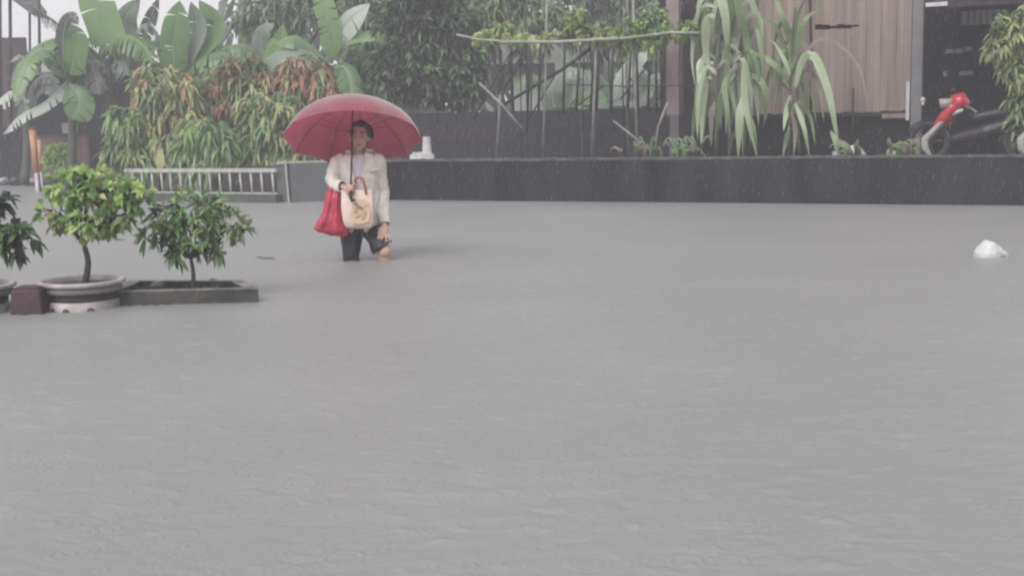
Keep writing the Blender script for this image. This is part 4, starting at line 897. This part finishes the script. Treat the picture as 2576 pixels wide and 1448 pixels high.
def motorbike(label, back, sx):
    """underbone motorbike: front wheel at image-left, handlebar turned to the camera"""
    def B(px, py, d=0.0): return PW(px + sx, py, back + d)
    root = thing('motorbike', label, 'motorbike', B(2400, 398), 'motorbikes in the carport')
    k = B(2400, 300).y / FPX
    def wheel(px, py):
        w = MB(); c = B(px, py); c.z = .5 + .28
        def tor(r1, r2, m_):
            n1, n2 = 30, 8; vs = []; fs = []
            for i in range(n1):
                a = 2 * math.pi * i / n1; ca = Vector((math.cos(a) * wd.x, math.cos(a) * wd.y, math.sin(a)))
                for j in range(n2):
                    b_ = 2 * math.pi * j / n2; vs.append(c + ca * (r1 + r2 * math.cos(b_)) + wn * (r2 * math.sin(b_)))
            for i in range(n1):
                for j in range(n2): fs.append((i * n2 + j, ((i + 1) % n1) * n2 + j, ((i + 1) % n1) * n2 + (j + 1) % n2, i * n2 + (j + 1) % n2))
            m_.add(vs, fs)
        o = MB(); tor(.245, .04, o); wo_ = o.build('wheel', M['tyre'], root, True)
        o = MB(); tor(.205, .012, o)
        for s in range(5):
            a = 2 * math.pi * s / 5; o.tube([c, c + (wd * math.cos(a) + Vector((0, 0, math.sin(a)))) * .2], .012, 5)
        o.tube([c - wn * .05, c + wn * .05], .03, 8); o.build('rim', M['rim_dark'], wo_, True)
        return c
    fw = wheel(2338, 350); rw_ = wheel(2338 + 1.22 / k, 350)
    hd_ = B(2395, 268); 
    for s in (-1, 1):
        m_ = MB(); m_.tube([fw + wn * .065 * s, hd_ + wn * .065 * s - Vector((0, 0, .1))], .017, 8); m_.build('fork_leg', M['metal'], root, True)
    m_ = MB(); path = [fw + (wd * math.cos(a) + Vector((0, 0, math.sin(a)))) * .305 for a in [R(x) for x in (195, 165, 135, 105, 75, 45, 20)]]
    for i in range(6):
        a, b_ = path[i], path[i + 1]; m_.hexa([a - wn * .055, a + wn * .055, b_ + wn * .055, b_ - wn * .055] + [p + (p - fw).normalized() * .012 for p in (a - wn * .05, a + wn * .05, b_ + wn * .05, b_ - wn * .05)])
    m_.build('front_mudguard', M['black'], root, True)
    m_ = MB(); m_.limb([B(2325, 352, -.10), B(2350, 326, -.11), B(2376, 300, -.11)], [.048, .040, .030]); m_.limb([B(2325, 352, -.10), B(2326, 374, -.1), B(2340, 394, -.1)], [.05, .05, .03]); fused(m_, 'lower_fairing', M['bike_white'], root, .012, 3)
    m_ = MB(); m_.limb([B(2392, 272, -.10), B(2373, 296, -.09), B(2356, 316, -.06)], [.075, .07, .05]); m_.limb([B(2392, 276, 0), B(2376, 305, .04), B(2372, 330, .08)], [.1, .10, .07]); fused(m_, 'leg_shield', M['red_paint'], root, .012, 3)
    m_ = MB(); m_.limb([B(2396, 266, -.05), B(2412, 256, -.05), B(2428, 262, -.04)], [.075, .10, .05]); m_.limb([B(2398, 246, 0), B(2418, 244, 0), B(2434, 256, 0)], [.045, .06, .03]); fused(m_, 'handlebar_cowl', M['red_paint'], root, .012, 3)
    m_ = MB(); w_ = wn * .07; qs = [B(2364, 274, -.17), B(2378, 271, -.17), B(2395, 257, -.15), B(2393, 248, -.14), B(2361, 249, -.15)]
    m_.add(qs + [p + w_ for p in qs], [(0, 1, 2, 3, 4), (9, 8, 7, 6, 5)] + [(i, i + 5, (i + 1) % 5 + 5, (i + 1) % 5) for i in range(5)]); m_.build('headlight', M['bike_white'], root, True)
    m_ = MB(); m_.tube(catmull([B(2425, 268, -.12), B(2440, 272, -.2), B(2452, 280, -.25), B(2456, 284, -.27)], 8), .016, 8); m_.build('handlebar', M['metal'], root, True)
    m_ = MB(); m_.limb([B(2398, 286, -.1), B(2418, 278, -.1)], [.03, .025]); m_.build('indicator', M['cloth_white'], root, True)
    s1 = B(2395, 330) ; s2 = rw_ + Vector((0, 0, .25))
    m_ = MB(); m_.limb([B(2400, 350, .02), s1.lerp(s2, .5) - Vector((0, 0, .08)), s2], [.08, .13, .10]); fused(m_, 'frame_body', M['black'], root, .015, 3)
    m_ = MB(); m_.limb([s1.lerp(s2, .35) + Vector((0, 0, .13)), s1.lerp(s2, .7) + Vector((0, 0, .14)), s2 + Vector((0, 0, .1)) + wd * .1], [.075, .085, .06]); fused(m_, 'seat', M['black'], root, .015, 3)
    m_ = MB(); m_.tube([B(2408, 236, -.02), B(2399, 228, -.1)], .006, 6); m_.ell(B(2398, 227, -.1), (.03, .012, .03)); m_.build('mirror', M['black'], root, True)
    return root
motorbike('red and white motorbike parked nose left in the dark carport', 1.2, 0)
motorbike('second red and white motorbike mostly cut off at the right edge', .55, 242)
mb = MB(); c = PW(2321, 252, 1.5); mb.ell(c, (.035, .03, .04)); mb.ell(c - Vector((0, 0, .05)), (.022, .02, .03)); tag(mb.build('white_lamp', M['white_paint'], None, True), 'small white bulb fitting on the grey corner post', 'lamp')
# pale rags and a dark heap under the boards
for q, (px, py, rx, rz, lb) in enumerate(((2150, 384, 26, 16, 'pale grey rag crumpled under the brown boards'), (2105, 390, 16, 9, 'small pale cloth scrap under the maize plant'), (2240, 388, 12, 8, 'white cup shaped scrap left of the grey corner post'))):
    c = PW(px, py, .8); k = c.y / FPX; mb = MB(); mb.ell(c, (rx * k, .08, rz * k), Matrix.Rotation(.4, 3, 'Y'), 9, 7); mb.ell(c + Vector((rx * k * .5, 0, -rz * k * .3)), (rx * k * .7, .07, rz * k * .7), None, 9, 7)
    for i in range(len(mb.v)): mb.v[i] = mb.v[i] + Vector((mnoise.noise(mb.v[i] * 9), 0, mnoise.noise(mb.v[i] * 9 + Vector((4, 4, 4))))) * .05
    tag(mb.build('rag', M['cloth_white'], None, True), lb, 'rag', 'rags under the house')

# shrubs at the right edge and small grassy plants
Yr = PW(2540, 300, .6).y
shrub('edge_shrub', 'yellow green shrub hanging in at the top right corner', 'shrub', (P(2590, 395, Yr).x, Yr, .5),
      [blob(2545, 70, 52, 45, Yr), blob(2590, 60, 50, 60, Yr), blob(2515, 110, 40, 32, Yr), blob(2555, 160, 36, 45, Yr), blob(2600, 180, 45, 60, Yr), blob(2575, 260, 40, 60, Yr), blob(2565, 330, 30, 40, Yr)],
      230, ['leaf_yellow', 'leaf_olive', 'leaf_mid'], leafL=.13, leafW=.04, droop=.7, per=8, trunk_r=.03, wts=[4, 3, 2.5])
Yg = PW(2250, 380, .5).y
shrub('small_plant', 'small pale plant beside the foot of the grey corner post', 'plant', PW(2255, 398, .5), [blob(2256, 375, 18, 14, Yg), blob(2290, 360, 14, 22, Yg)], 22, ['leaf_pale', 'leaf_olive'], leafL=.11, leafW=.03, droop=.6, per=7, trunk_r=.008, bark='stem_green')

# ------------------------------------------------------------------ mango-like shrubs behind the railing
Ym = 21.6
MG = 'drooping shrubs behind the white railing'
def mango(label, base_px, blobs, n, mats, wts, Y=Ym, L=.23, W_=.068, zb_=.06):
    shrub('drooping_shrub', label, 'shrub', (P(base_px, 440, Y).x, Y, zb_), [blob(*b_, Y) for b_ in blobs], n, mats, leafL=L, leafW=W_, droop=1.0, per=9, group=MG, trunk_r=.04, up=.35, wts=wts)
mango('yellow green shrub with brownish leaves behind the left end of the railing', 400, [(405, 215, 70, 55), (370, 265, 50, 55), (450, 270, 50, 60), (410, 330, 60, 60), (470, 220, 40, 40), (360, 330, 40, 60), (430, 390, 60, 40)], 210, ['leaf_yellow', 'leaf_olive', 'leaf_mid', 'leaf_rust'], [3.2, 3.5, 2, 2])
mango('green shrub farthest left behind the railing', 315, [(315, 320, 40, 45), (300, 370, 35, 45), (345, 385, 40, 40), (310, 295, 30, 22)], 110, ['leaf_mid', 'leaf_olive', 'leaf_bright'], [4, 3, 1.2], Ym - .3)
mango('bright green shrub behind the middle of the railing', 510, [(510, 330, 60, 28), (480, 375, 50, 45), (550, 375, 45, 45), (520, 410, 60, 35)], 150, ['leaf_bright', 'leaf_mid', 'leaf_olive'], [3, 4, 2], Ym - .5)
mango('tall shrub with red drooping young leaves', 610, [(610, 175, 60, 45), (560, 215, 45, 50), (650, 225, 50, 50), (600, 265, 55, 45), (540, 260, 40, 50)], 170, ['leaf_red', 'leaf_olive', 'leaf_rust', 'leaf_mid'], [3, 2.5, 2.5, 2.5], Ym + .5)
mango('shrub with rust coloured young leaves left above the umbrella', 770, [(770, 180, 55, 40), (735, 220, 45, 45), (805, 215, 35, 45), (780, 265, 50, 45), (820, 250, 25, 30)], 150, ['leaf_rust', 'leaf_red', 'leaf_olive', 'leaf_mid'], [3.2, 2.2, 2.5, 1.6], Ym + .4)
mango('olive shrub just left of the red umbrella', 680, [(640, 275, 45, 35), (700, 275, 50, 35), (660, 330, 60, 50), (720, 340, 45, 55), (640, 385, 55, 45), (700, 400, 50, 30), (770, 360, 40, 50)], 210, ['leaf_olive', 'leaf_mid', 'leaf_yellow'], [4, 3, 2], Ym - .2)
mango('dark leaved shrub filling the shaded gaps behind the railing', 600, [(590, 330, 60, 60), (560, 300, 50, 50), (830, 330, 60, 60), (800, 380, 60, 40), (690, 300, 60, 60), (470, 310, 60, 60)], 190, ['leaf_dark', 'leaf_mid'], [3, 1], Ym + 1.3)  # dark leaf colours paint in the shade between the shrubs
# yellow stump-like leaf near the railing
mb = MB(); c0 = P(405, 425, 20.6); blade(mb, [c0, P(403, 400, 20.6), P(408, 372, 20.55)], .09, n=8, m=0, prof='cane'); tag(mb.build('yellow_leaf', M['leaf_yellow']), 'upright yellow leaf standing behind the railing', 'leaf')

# ------------------------------------------------------------------ banana plants
def banana(label, base_px, Y, leaves, n_extra=0, stem_top=None, r=.11, top_px=None):
    base = Vector((P(base_px, 440, Y).x, Y, .06)); root = thing('banana_plant', label, 'banana plant', base, 'banana plants behind the shrubs')
    top = P(*(top_px or (base_px, 190)), Y)
    mb = MB(); mb.tube(catmull([base, base.lerp(top, .5) + Vector((.05, 0, 0)), top], 8), [r * (1 - .07 * i) for i in range(8)], 10); mb.build('stem', M['stem_green'], root, True)
    mb = MB(); k = Y / FPX
    for q, (pts, w, mi, tear, dr, nr) in enumerate(leaves):
        P3 = [top + Vector((0, 0, -.1))] if False else []
        for i, (px, py) in enumerate(pts): P3.append(P(px, py, Y + (.12 * q % .5) - .2 - .10 * i))
        blade(mb, P3, w * k * .5, Vector(nr), 24, mi, 5, dr, tear, 'banana', .016, q + base_px)
    for q in range(n_extra):
        a = random.uniform(0, 6.28); L = random.uniform(1.2, 2.1); d = Vector((math.cos(a), math.sin(a) * .8, 0)); el = random.uniform(.1, .5)
        P3 = [top - Vector((0, 0, .1)), top + d * L * .35 + Vector((0, 0, L * .55 * el)), top + d * L * .75 + Vector((0, 0, L * .5 * el - .15)), top + d * L * 1.05 + Vector((0, 0, L * .1 * el - .65))]
        sdn = Vector((d.x * -.3, d.y * -.3 - .3, 1)); blade(mb, P3, random.uniform(.17, .27), sdn, 24, random.choice((0, 0, 2, 3)), 5, random.uniform(.3, .7), random.choice((.1, .2, .4)), 'banana', .016, q * 7 + base_px)
    mb.build('leaves', [M['banana_green'], M['banana_lime'], M['banana_grey'], M['banana_dark'], M['banana_silver'], M['cane_pale']], root, True)
N0 = (0, -1, .25)
Yb = 24.5
banana('banana plant with one huge upright lime leaf against the sky', 270, Yb, [
    (((285, 130), (262, 60), (245, 10), (225, -70)), 84, 1, .10, .1, (.15, -1, .2)),
    (((290, 140), (292, 105), (322, 92), (360, 115), (385, 160)), 60, 0, .45, .7, (0, -.5, 1)),
    (((270, 140), (250, 105), (225, 98), (200, 120)), 50, 0, .4, .7, (0, -.5, 1)),
    (((270, 150), (292, 132), (310, 150), (322, 190)), 40, 2, .7, 1.0, (0, -.4, 1)),
    (((262, 170), (240, 170), (220, 200), (215, 250)), 60, 3, .4, .6, (0, -.6, .8))], 3, top_px=(272, 150))
banana('banana plant with curled dark leaves at the left by the sky gap', 175, Yb - .4, [
    (((178, 190), (190, 130), (192, 90), (178, 60)), 62, 0, .06, .2, (-.1, -1, .2)),
    (((165, 190), (158, 120), (165, 60), (182, 42), (198, 62)), 46, 3, .1, .3, (-.2, -1, .2)),
    (((160, 150), (150, 70), (115, 38), (64, 6)), 32, 3, .85, 1.3, (0, -.3, 1)),
    (((180, 180), (215, 150), (235, 175), (250, 240)), 60, 3, .35, .5, (0, -.7, .6)),
    (((172, 200), (150, 230), (112, 262), (55, 292), (8, 338)), 52, 4, .3, .45, (0, -.4, 1)),
    (((175, 210), (200, 250), (180, 300)), 70, 0, .2, .4, (.3, -1, .3))], 2, top_px=(175, 185))
banana('banana plant with three upright leaves in the middle left', 440, Yb + .3, [
    (((440, 190), (436, 120), (444, 60), (452, 2)), 68, 0, .12, .15, (.1, -1, .15)),
    (((430, 180), (405, 120), (360, 100), (325, 110)), 46, 0, .5, .7, (0, -.5, 1)),
    (((445, 180), (470, 120), (495, 60), (480, 5)), 60, 2, .12, .3, (-.3, -1, .2)),
    (((450, 180), (500, 110), (540, 60), (500, 0)), 66, 0, .1, .35, (-.4, -1, .3)),
    (((440, 190), (470, 140), (540, 118), (612, 116)), 44, 0, .8, 1.1, (0, -.3, 1)),
    (((430, 170), (395, 90), (368, 60), (340, 85)), 34, 2, .6, .8, (0, -.4, 1))], 2, top_px=(440, 195))
banana('banana plant with grey folded leaves standing in the sky gap', 345, Yb + 1.2, [
    (((345, 180), (322, 90), (318, 40), (352, -6)), 54, 2, .08, .3, (.2, -1, .2)),
    (((350, 180), (362, 90), (380, 40), (400, -6)), 40, 3, .25, .3, (-.2, -1, .2)),
    (((350, 170), (385, 110), (420, 80), (440, 100)), 44, 0, .5, .6, (0, -.5, 1))], 2, top_px=(345, 185))
banana('banana plant with a pale broad leaf above the rust coloured shrub', 800, Yb - .3, [
    (((835, 150), (832, 90), (820, 30), (800, -50)), 52, 1, .13, .15, (.1, -1, .2)),
    (((835, 150), (850, 90), (885, 45), (930, 10)), 60, 4, .15, .3, (.1, -1, .5)),
    (((830, 160), (845, 110), (886, 86), (945, 80), (990, 110)), 40, 0, .3, 1.0, (0, -.35, 1)),
    (((825, 160), (780, 120), (740, 95), (690, 110)), 56, 0, .2, .6, (0, -.6, 1)),
    (((828, 170), (785, 150), (755, 175), (740, 230)), 56, 2, .3, .6, (0, -.6, .8)),
    (((840, 170), (865, 170), (880, 210), (885, 270)), 60, 0, .3, .5, (0, -.8, .6))], 2, top_px=(832, 165))
banana('banana plant with short leaves behind the red leaved shrub', 665, Yb + .6, [
    (((665, 190), (690, 120), (705, 95), (712, 60)), 36, 1, .1, .2, (.1, -1, .2)),
    (((665, 190), (640, 130), (600, 112), (560, 125)), 44, 0, .6, .9, (0, -.4, 1)),
    (((668, 190), (700, 130), (740, 118), (780, 150)), 56, 0, .2, .6, (0, -.6, 1)),
    (((665, 195), (655, 130), (660, 80), (690, 60)), 44, 2, .15, .3, (0, -1, .3))], 2, top_px=(665, 195))
banana('banana plant low and dark at the left behind the orange poles', 60, Yb + 2.2, [
    (((60, 290), (52, 240), (30, 230), (-15, 262)), 36, 4, .4, .7, (0, -.5, 1)),
    (((60, 290), (40, 190), (52, 140), (22, 158)), 26, 2, .3, .6, (0, -.5, 1)),
    (((65, 290), (100, 220), (140, 215), (180, 260)), 50, 3, .3, .6, (0, -.5, 1)),
    (((60, 290), (85, 210), (120, 190), (150, 210)), 50, 3, .3, .6, (0, -.5, 1))], 0, top_px=(62, 290))
banana('banana plant with torn leaves seen through the bamboo stakes', 1570, Yb - 1.2, [
    (((1570, 300), (1560, 220), (1600, 150), (1650, 130)), 44, 4, .3, .4, (0, -1, .5)),
    (((1570, 300), (1530, 220), (1490, 180), (1430, 200)), 40, 2, .4, .6, (0, -.7, .8)),
    (((1575, 300), (1620, 230), (1655, 190), (1680, 230)), 40, 4, .3, .5, (0, -.8, .8)),
    (((1570, 300), (1550, 240), (1540, 190), (1520, 150)), 44, 2, .2, .3, (0, -1, .3))], 4, top_px=(1570, 300))

banana('banana plant with pale leaves behind the left stakes of the trellis', 1400, Yb - .6, [
    (((1400, 300), (1390, 230), (1420, 180), (1470, 175)), 40, 2, .3, .5, (0, -.8, .7)),
    (((1400, 300), (1370, 220), (1330, 190), (1290, 220)), 42, 0, .35, .6, (0, -.7, .8)),
    (((1402, 300), (1420, 210), (1412, 150), (1395, 110)), 40, 4, .15, .3, (0, -1, .3))], 3, top_px=(1400, 300))
banana('banana plant with silvery leaves beside the pink pillar', 1655, Yb - .9, [
    (((1655, 310), (1640, 220), (1600, 170), (1545, 190)), 44, 4, .3, .5, (0, -.8, .8)),
    (((1655, 310), (1668, 220), (1660, 150), (1640, 110)), 44, 2, .2, .3, (0, -1, .3)),
    (((1655, 310), (1620, 250), (1580, 235), (1550, 265)), 36, 0, .4, .6, (0, -.6, .8))], 2, top_px=(1655, 305))

# ------------------------------------------------------------------ taller trees
TG = 'tall trees behind the garden'
def tree(label, base_px, Y, blobs, n, mats, wts, L=.2, W_=.06, dr=.8, r=.09, top=None, per=9):
    shrub('tree', label, 'tree', (P(base_px, 330, Y).x, Y, .4), [blob(*b_, Y) for b_ in blobs], n, mats, leafL=L, leafW=W_, droop=dr, per=per, group=TG, trunk_r=r, up=.3, wts=wts, trunk_top=P(base_px, 230, Y) if top is None else P(*top, Y))
tree('dense dark tree right of the umbrella', 1110, 23.2, [(1070, 100, 95, 75), (1130, 60, 80, 70), (1010, 140, 70, 70), (1150, 150, 75, 70), (1080, 200, 90, 55), (980, 210, 45, 50), (1170, 230, 50, 40), (1010, 40, 70, 60), (1060, -20, 110, 50), (1190, 90, 60, 60)], 640, ['leaf_dark', 'leaf_far', 'leaf_mid'], [5, 3, 1.2], L=.21, W_=.075, dr=.55, top=(1110, 255), per=10)
tree('hazy pale tree behind the banana leaves', 700, 28.0, [(680, 30, 75, 50), (620, 50, 30, 35), (760, 10, 70, 50), (700, 90, 60, 40), (850, -10, 90, 60), (930, 60, 60, 60)], 330, ['leaf_far', 'leaf_mid', 'leaf_pale'], [4, 2, 1.4], L=.26, W_=.07)
tree('leafy tree above the left half of the trellis', 1260, 27.0, [(1220, 20, 70, 60), (1300, 30, 80, 60), (1250, -40, 110, 50), (1370, 60, 60, 55), (1200, 70, 40, 40), (1330, 100, 50, 40)], 330, ['leaf_mid', 'leaf_olive', 'leaf_pale'], [2.5, 2, 2], L=.26, W_=.07)
tree('grey green tree above the right half of the trellis', 1560, 28.5, [(1440, 20, 70, 70), (1530, 0, 80, 60), (1620, 10, 90, 60), (1490, 80, 70, 50), (1590, 70, 80, 50), (1690, 40, 60, 60), (1750, 10, 60, 60)], 380, ['leaf_far', 'leaf_mid', 'leaf_pale'], [2, 2.5, 2.5], L=.26, W_=.07)
tree('olive tree between the umbrella top and the dark tree', 905, 25.0, [(900, 150, 50, 50), (930, 190, 45, 50), (880, 200, 45, 45), (950, 130, 40, 45), (900, 240, 60, 40)], 190, ['leaf_mid', 'leaf_far', 'leaf_bright'], [4, 4, .6], L=.22, W_=.06)
# far-off wood
mb = MB()
for i in range(5200):
    px = random.uniform(-250, 2100); Y = random.uniform(36, 46)
    top = 160 if px < 560 else -40
    top += 40 * math.sin(px * .02) + 25 * math.sin(px * .057)
    p = P(px, random.uniform(top, 360), Y); d = rvec(); mb.leaf(p, d, rvec(), random.uniform(.5, .9), random.uniform(.25, .45), .5, random.choice((0, 0, 1)))
o = mb.build('far_wood', [M['leaf_far'], M['leaf_dark']]); o['kind'] = 'stuff'; o['label'] = 'far off mass of trees fading in the rain'
# pale house wall glimpsed behind the trellis
fh = thing('far_house', 'pale rendered house glimpsed between the bamboo stakes', 'house', P(1500, 330, 31))
mb = MB(); a, b_ = P(1290, 300, 31), P(1720, 300, 31); mb.wallseg(a, b_, .4, P(1500, 160, 31).z, 4.0); mb.build('wall', M['far_wall'], fh)
mb = MB(); z = P(1500, 160, 31).z; mb.hexa([(a.x - .4, 30.6, z + .01), (b_.x + .4, 30.6, z + .01), (b_.x + .4, 35.4, z + .01), (a.x - .4, 35.4, z + .01), (a.x - .2, 33, z + .9), (b_.x + .2, 33, z + .9), (b_.x + .2, 33.1, z + .9), (a.x - .2, 33.1, z + .9)]); mb.build('roof', M['roof_tin'], fh)

# ------------------------------------------------------------------ far left: shed, poles, low wall
Yw = 29.5
sd = thing('timber_shed', 'dark brown timber shed on posts at the far left', 'shed', P(20, 450, Yw))
mb = MB(); a, b_ = P(-160, 300, Yw), P(76, 300, Yw); mb.wallseg(a, b_, .05, P(30, 95, Yw).z, .12); mb.build('wall', M['shed'], sd)
for px, w in ((3, .06), (28, .07), (77, .05), (101, .06), (-60, .06)):
    mb = MB(); t0 = P(px - 3, -30, Yw - .3); t1 = P(px, 330, Yw - .3); mb.tube([t1, t0], w * .6, 8); mb.build('post', M['dark_timber'], sd, True)
mb = MB()
z = P(30, 0, Yw).z; e0 = P(-160, -60, Yw - .6); e1_ = P(108, 32, Yw - .6); e2_ = P(30, -60, Yw - .6)
mb.hexa([(e0.x, Yw - .6, z + .1), (P(20, 0, Yw).x, Yw - .6, z + .25), (P(20, 0, Yw).x, Yw + .3, z + .25), (e0.x, Yw + .3, z + .1), (e0.x, Yw - .6, z + 1.4), (P(20, 0, Yw).x, Yw - .6, z + .9), (P(20, 0, Yw).x, Yw + .3, z + .9), (e0.x, Yw + .3, z + 1.4)])
x2 = P(20, 0, Yw).x; x3 = P(104, 0, Yw).x
zl = P(104, 40, Yw).z
mb.hexa([(x2 + .003, Yw - .6, z + .20), (x3, Yw - .6, zl - .05), (x3, Yw + .3, zl - .05), (x2 + .003, Yw + .3, z + .20), (x2 + .003, Yw - .6, z + .9), (x3, Yw - .6, zl + .12), (x3, Yw + .3, zl + .12), (x2 + .003, Yw + .3, z + .9)])
mb.build('roof', M['roof_tin'], sd)
# plain dark block with a flat top behind the bananas
hh = thing('dark_block', 'low dark block under the banana leaves at the left', 'hut', P(120, 450, 28.3))
mb = MB(); a, b_ = P(72, 300, 28.3), P(300, 300, 28.3); mb.wallseg(a, b_, .05, P(150, 190, 28.3).z, 1.6); mb.build('wall', M['dark_in'], hh)
mb = MB(); z = P(150, 190, 28.3).z; mb.wallseg(a + Vector((-.2, -.3, 0)), b_ + Vector((.2, -.3, 0)), z + .003, z + .07, 2.2); mb.build('roof', M['roof_tin'], hh)
rwl = thing('low_wall', 'low red brown wall behind the two orange poles', 'wall', P(120, 455, 28.0))
mb = MB(); a, b_ = P(62, 300, 27.6), P(215, 300, 27.6); mb.wallseg(a, b_, -.4, P(120, 345, 27.6).z, .15); mb.build('wall_face', M['redbrown'], rwl)
mb = MB(); z = P(120, 345, 27.6).z; mb.wallseg(a - Vector((0, .02, 0)), b_ - Vector((0, .02, 0)), z + .002, z + .04, .19); mb.build('coping', M['shed'], rwl)
ra_ = thing('rear_wall', 'dark wet wall at the far left water edge', 'wall', P(20, 455, 27.9))
mb = MB(); a, b_ = P(-260, 300, 27.9), P(61, 300, 27.9); mb.wallseg(a, b_, -.4, P(20, 320, 27.9).z, .15); mb.build('wall_face', M['wall'], ra_)
# white box on low wall
c = P(176, 324, 27.5); wb = thing('white_box', 'small white box fixed on a short post left of the shrubs', 'box', c)
k = c.y / FPX
mb = MB(); mb.box(c, (32 * k, .18, 23 * k)); mb.build('case', M['cloth_white'], wb); mb = MB(); mb.box(c + Vector((0, 0, 12.5 * k)), (35 * k, .22, 2.2 * k)); mb.build('lid', M['white_paint'], wb)
mb = MB(); mb.tube([c - Vector((0, 0, 11.6 * k)), c - Vector((0, 0, 150 * k))], .04, 8); mb.build('post', M['grey_post'], wb, True)
# orange poles
for q, (xt, yt, xb, yb, r, lb) in enumerate(((81, 326, 96, 482, 8.5, 'taller orange pole with a white foot standing in the water'), (98, 350, 105, 470, 4.5, 'thinner orange pole leaning behind the taller one'))):
    bpt = G(xb, yb); Yq = bpt.y; top = P(xt, yt, Yq); m_ = bpt.lerp(top, .32); k = Yq / FPX
    o_r = thing('orange_pole', lb, 'pole', bpt, 'orange poles at the left')
    mb = MB(); mb.tube([m_, m_.lerp(top, .5), top], [r * k * .85, r * k * .9, r * k * 1.1], 10); mb.build('painted_shaft', M['orange'], o_r, True)
    mb = MB(); mb.tube([bpt - Vector((0, 0, .5)), m_], r * k * .6, 10); mb.build('foot', M['cloth_white'], o_r, True)
    mb = MB(); mb.tube([top, top + Vector((0, 0, .05))], [r * k * 1.25, r * k * .9], 10); mb.build('cap', M['redbrown'], o_r, True)
bpt = G(92, 483); mb = MB(); mb.tube([bpt + Vector((0, .2, -.5)), bpt + Vector((-.02, .2, .35))], .035, 8); tag(mb.build('stump_post', M['dark_timber'], None, True), 'short dark stump right behind the orange poles', 'post')
# dark lumps at the water edge, left
for q, (px, py, rx, rz, m_, lb) in enumerate(((40, 455, 22, 14, 'black', 'dark rounded lump at the far water edge, left of the poles'), (128, 460, 18, 9, 'black', 'dark flat lump at the water edge right of the orange poles'), (72, 458, 18, 8, 'cloth_white', 'pale sack at the water edge beside the orange poles'), (8, 455, 8, 8, 'cloth_white', 'small pale thing at the left edge by the far water'))):
    c = G(px, py + 4); c.y = min(c.y, 27.6); k = c.y / FPX; c = P(px, py, c.y - .2 * q); mb = MB(); mb.ell(c, (rx * k, .2, rz * k), None, 10, 7); mb.ell(c + Vector((rx * k * .4, .05, rz * k * .3)), (rx * k * .5, .15, rz * k * .8), None, 9, 7); tag(mb.build('lump', M[m_], None, True), lb, 'sack', 'lumps at the far water edge')
# small bright shrub
Yk = 25.6
shrub('small_shrub', 'small bright green shrub right of the orange poles', 'shrub', (P(150, 452, Yk).x, Yk, -.05), [blob(150, 388, 32, 24, Yk), blob(130, 400, 20, 18, Yk), blob(172, 380, 20, 18, Yk), blob(155, 410, 25, 15, Yk)], 90, ['leaf_lime', 'leaf_bright'], leafL=.14, leafW=.07, droop=.4, per=8, trunk_r=.02, wts=[3, 1])
# distant grey house in the sky gap
dh = thing('distant_house', 'faint grey house far off in the gap of sky', 'house', P(100, 140, 45))
mb = MB(); a, b_ = P(35, 200, 45), P(160, 200, 45); mb.wallseg(a, b_, 0, P(100, 128, 45).z, 4); mb.build('wall', M['far_wall'], dh)
mb = MB(); a, b_ = P(108, 200, 44.9), P(152, 200, 44.9); mb.wallseg(a, b_, P(100, 128, 45).z + .003, P(130, 112, 45).z, 2); mb.build('roof_tank', M['grey_post'], dh)

# ------------------------------------------------------------------ haze of rain
mb = MB(); mb.box((0, 22, 5.6), (130, 54, 14.6)); hz = mb.build('haze', None or bpy.data.materials.new('rain_haze'))
hm = hz.data.materials[0]; hm.use_nodes = True; t = hm.node_tree; t.nodes.clear()
oo = t.nodes.new('ShaderNodeOutputMaterial'); pv = t.nodes.new('ShaderNodeVolumePrincipled')
pv.inputs['Color'].default_value = (.92, .905, .97, 1); pv.inputs['Density'].default_value = .0062; pv.inputs['Anisotropy'].default_value = .1
t.links.new(pv.outputs[0], oo.inputs['Volume']); hz['kind'] = 'stuff'; hz['label'] = 'grey veil of falling rain'

# ------------------------------------------------------------------ falling drops
mb = MB(); rr = random.Random(3)
for i in range(5600):
    Y = 4 + 13 * rr.random() ** .8; x = rr.uniform(-.47, .47) * Y; z = rr.uniform(.05, 1.05 + .12 * Y); p = Vector((x, Y, z)); L = rr.uniform(.02, .045) * (.5 + Y / 14); w = rr.uniform(.0004, .0008) * (.5 + Y / 14); d = Vector((-.10, 0, -1)) * L
    mb.add([p, p + d * .6 + Vector((w, 0, 0)), p + d * .6 + Vector((-w * .5, w, 0)), p + d * .6 + Vector((-w * .5, -w, 0)), p + d], [(0, 1, 2), (0, 2, 3), (0, 3, 1), (4, 2, 1), (4, 3, 2), (4, 1, 3)])
rn = mb.build('rain', mat('rain_water', (.60, .55, .57), (.45, .45, .47), .2, trans=.6)); rn['kind'] = 'stuff'; rn['label'] = 'falling rain drops'
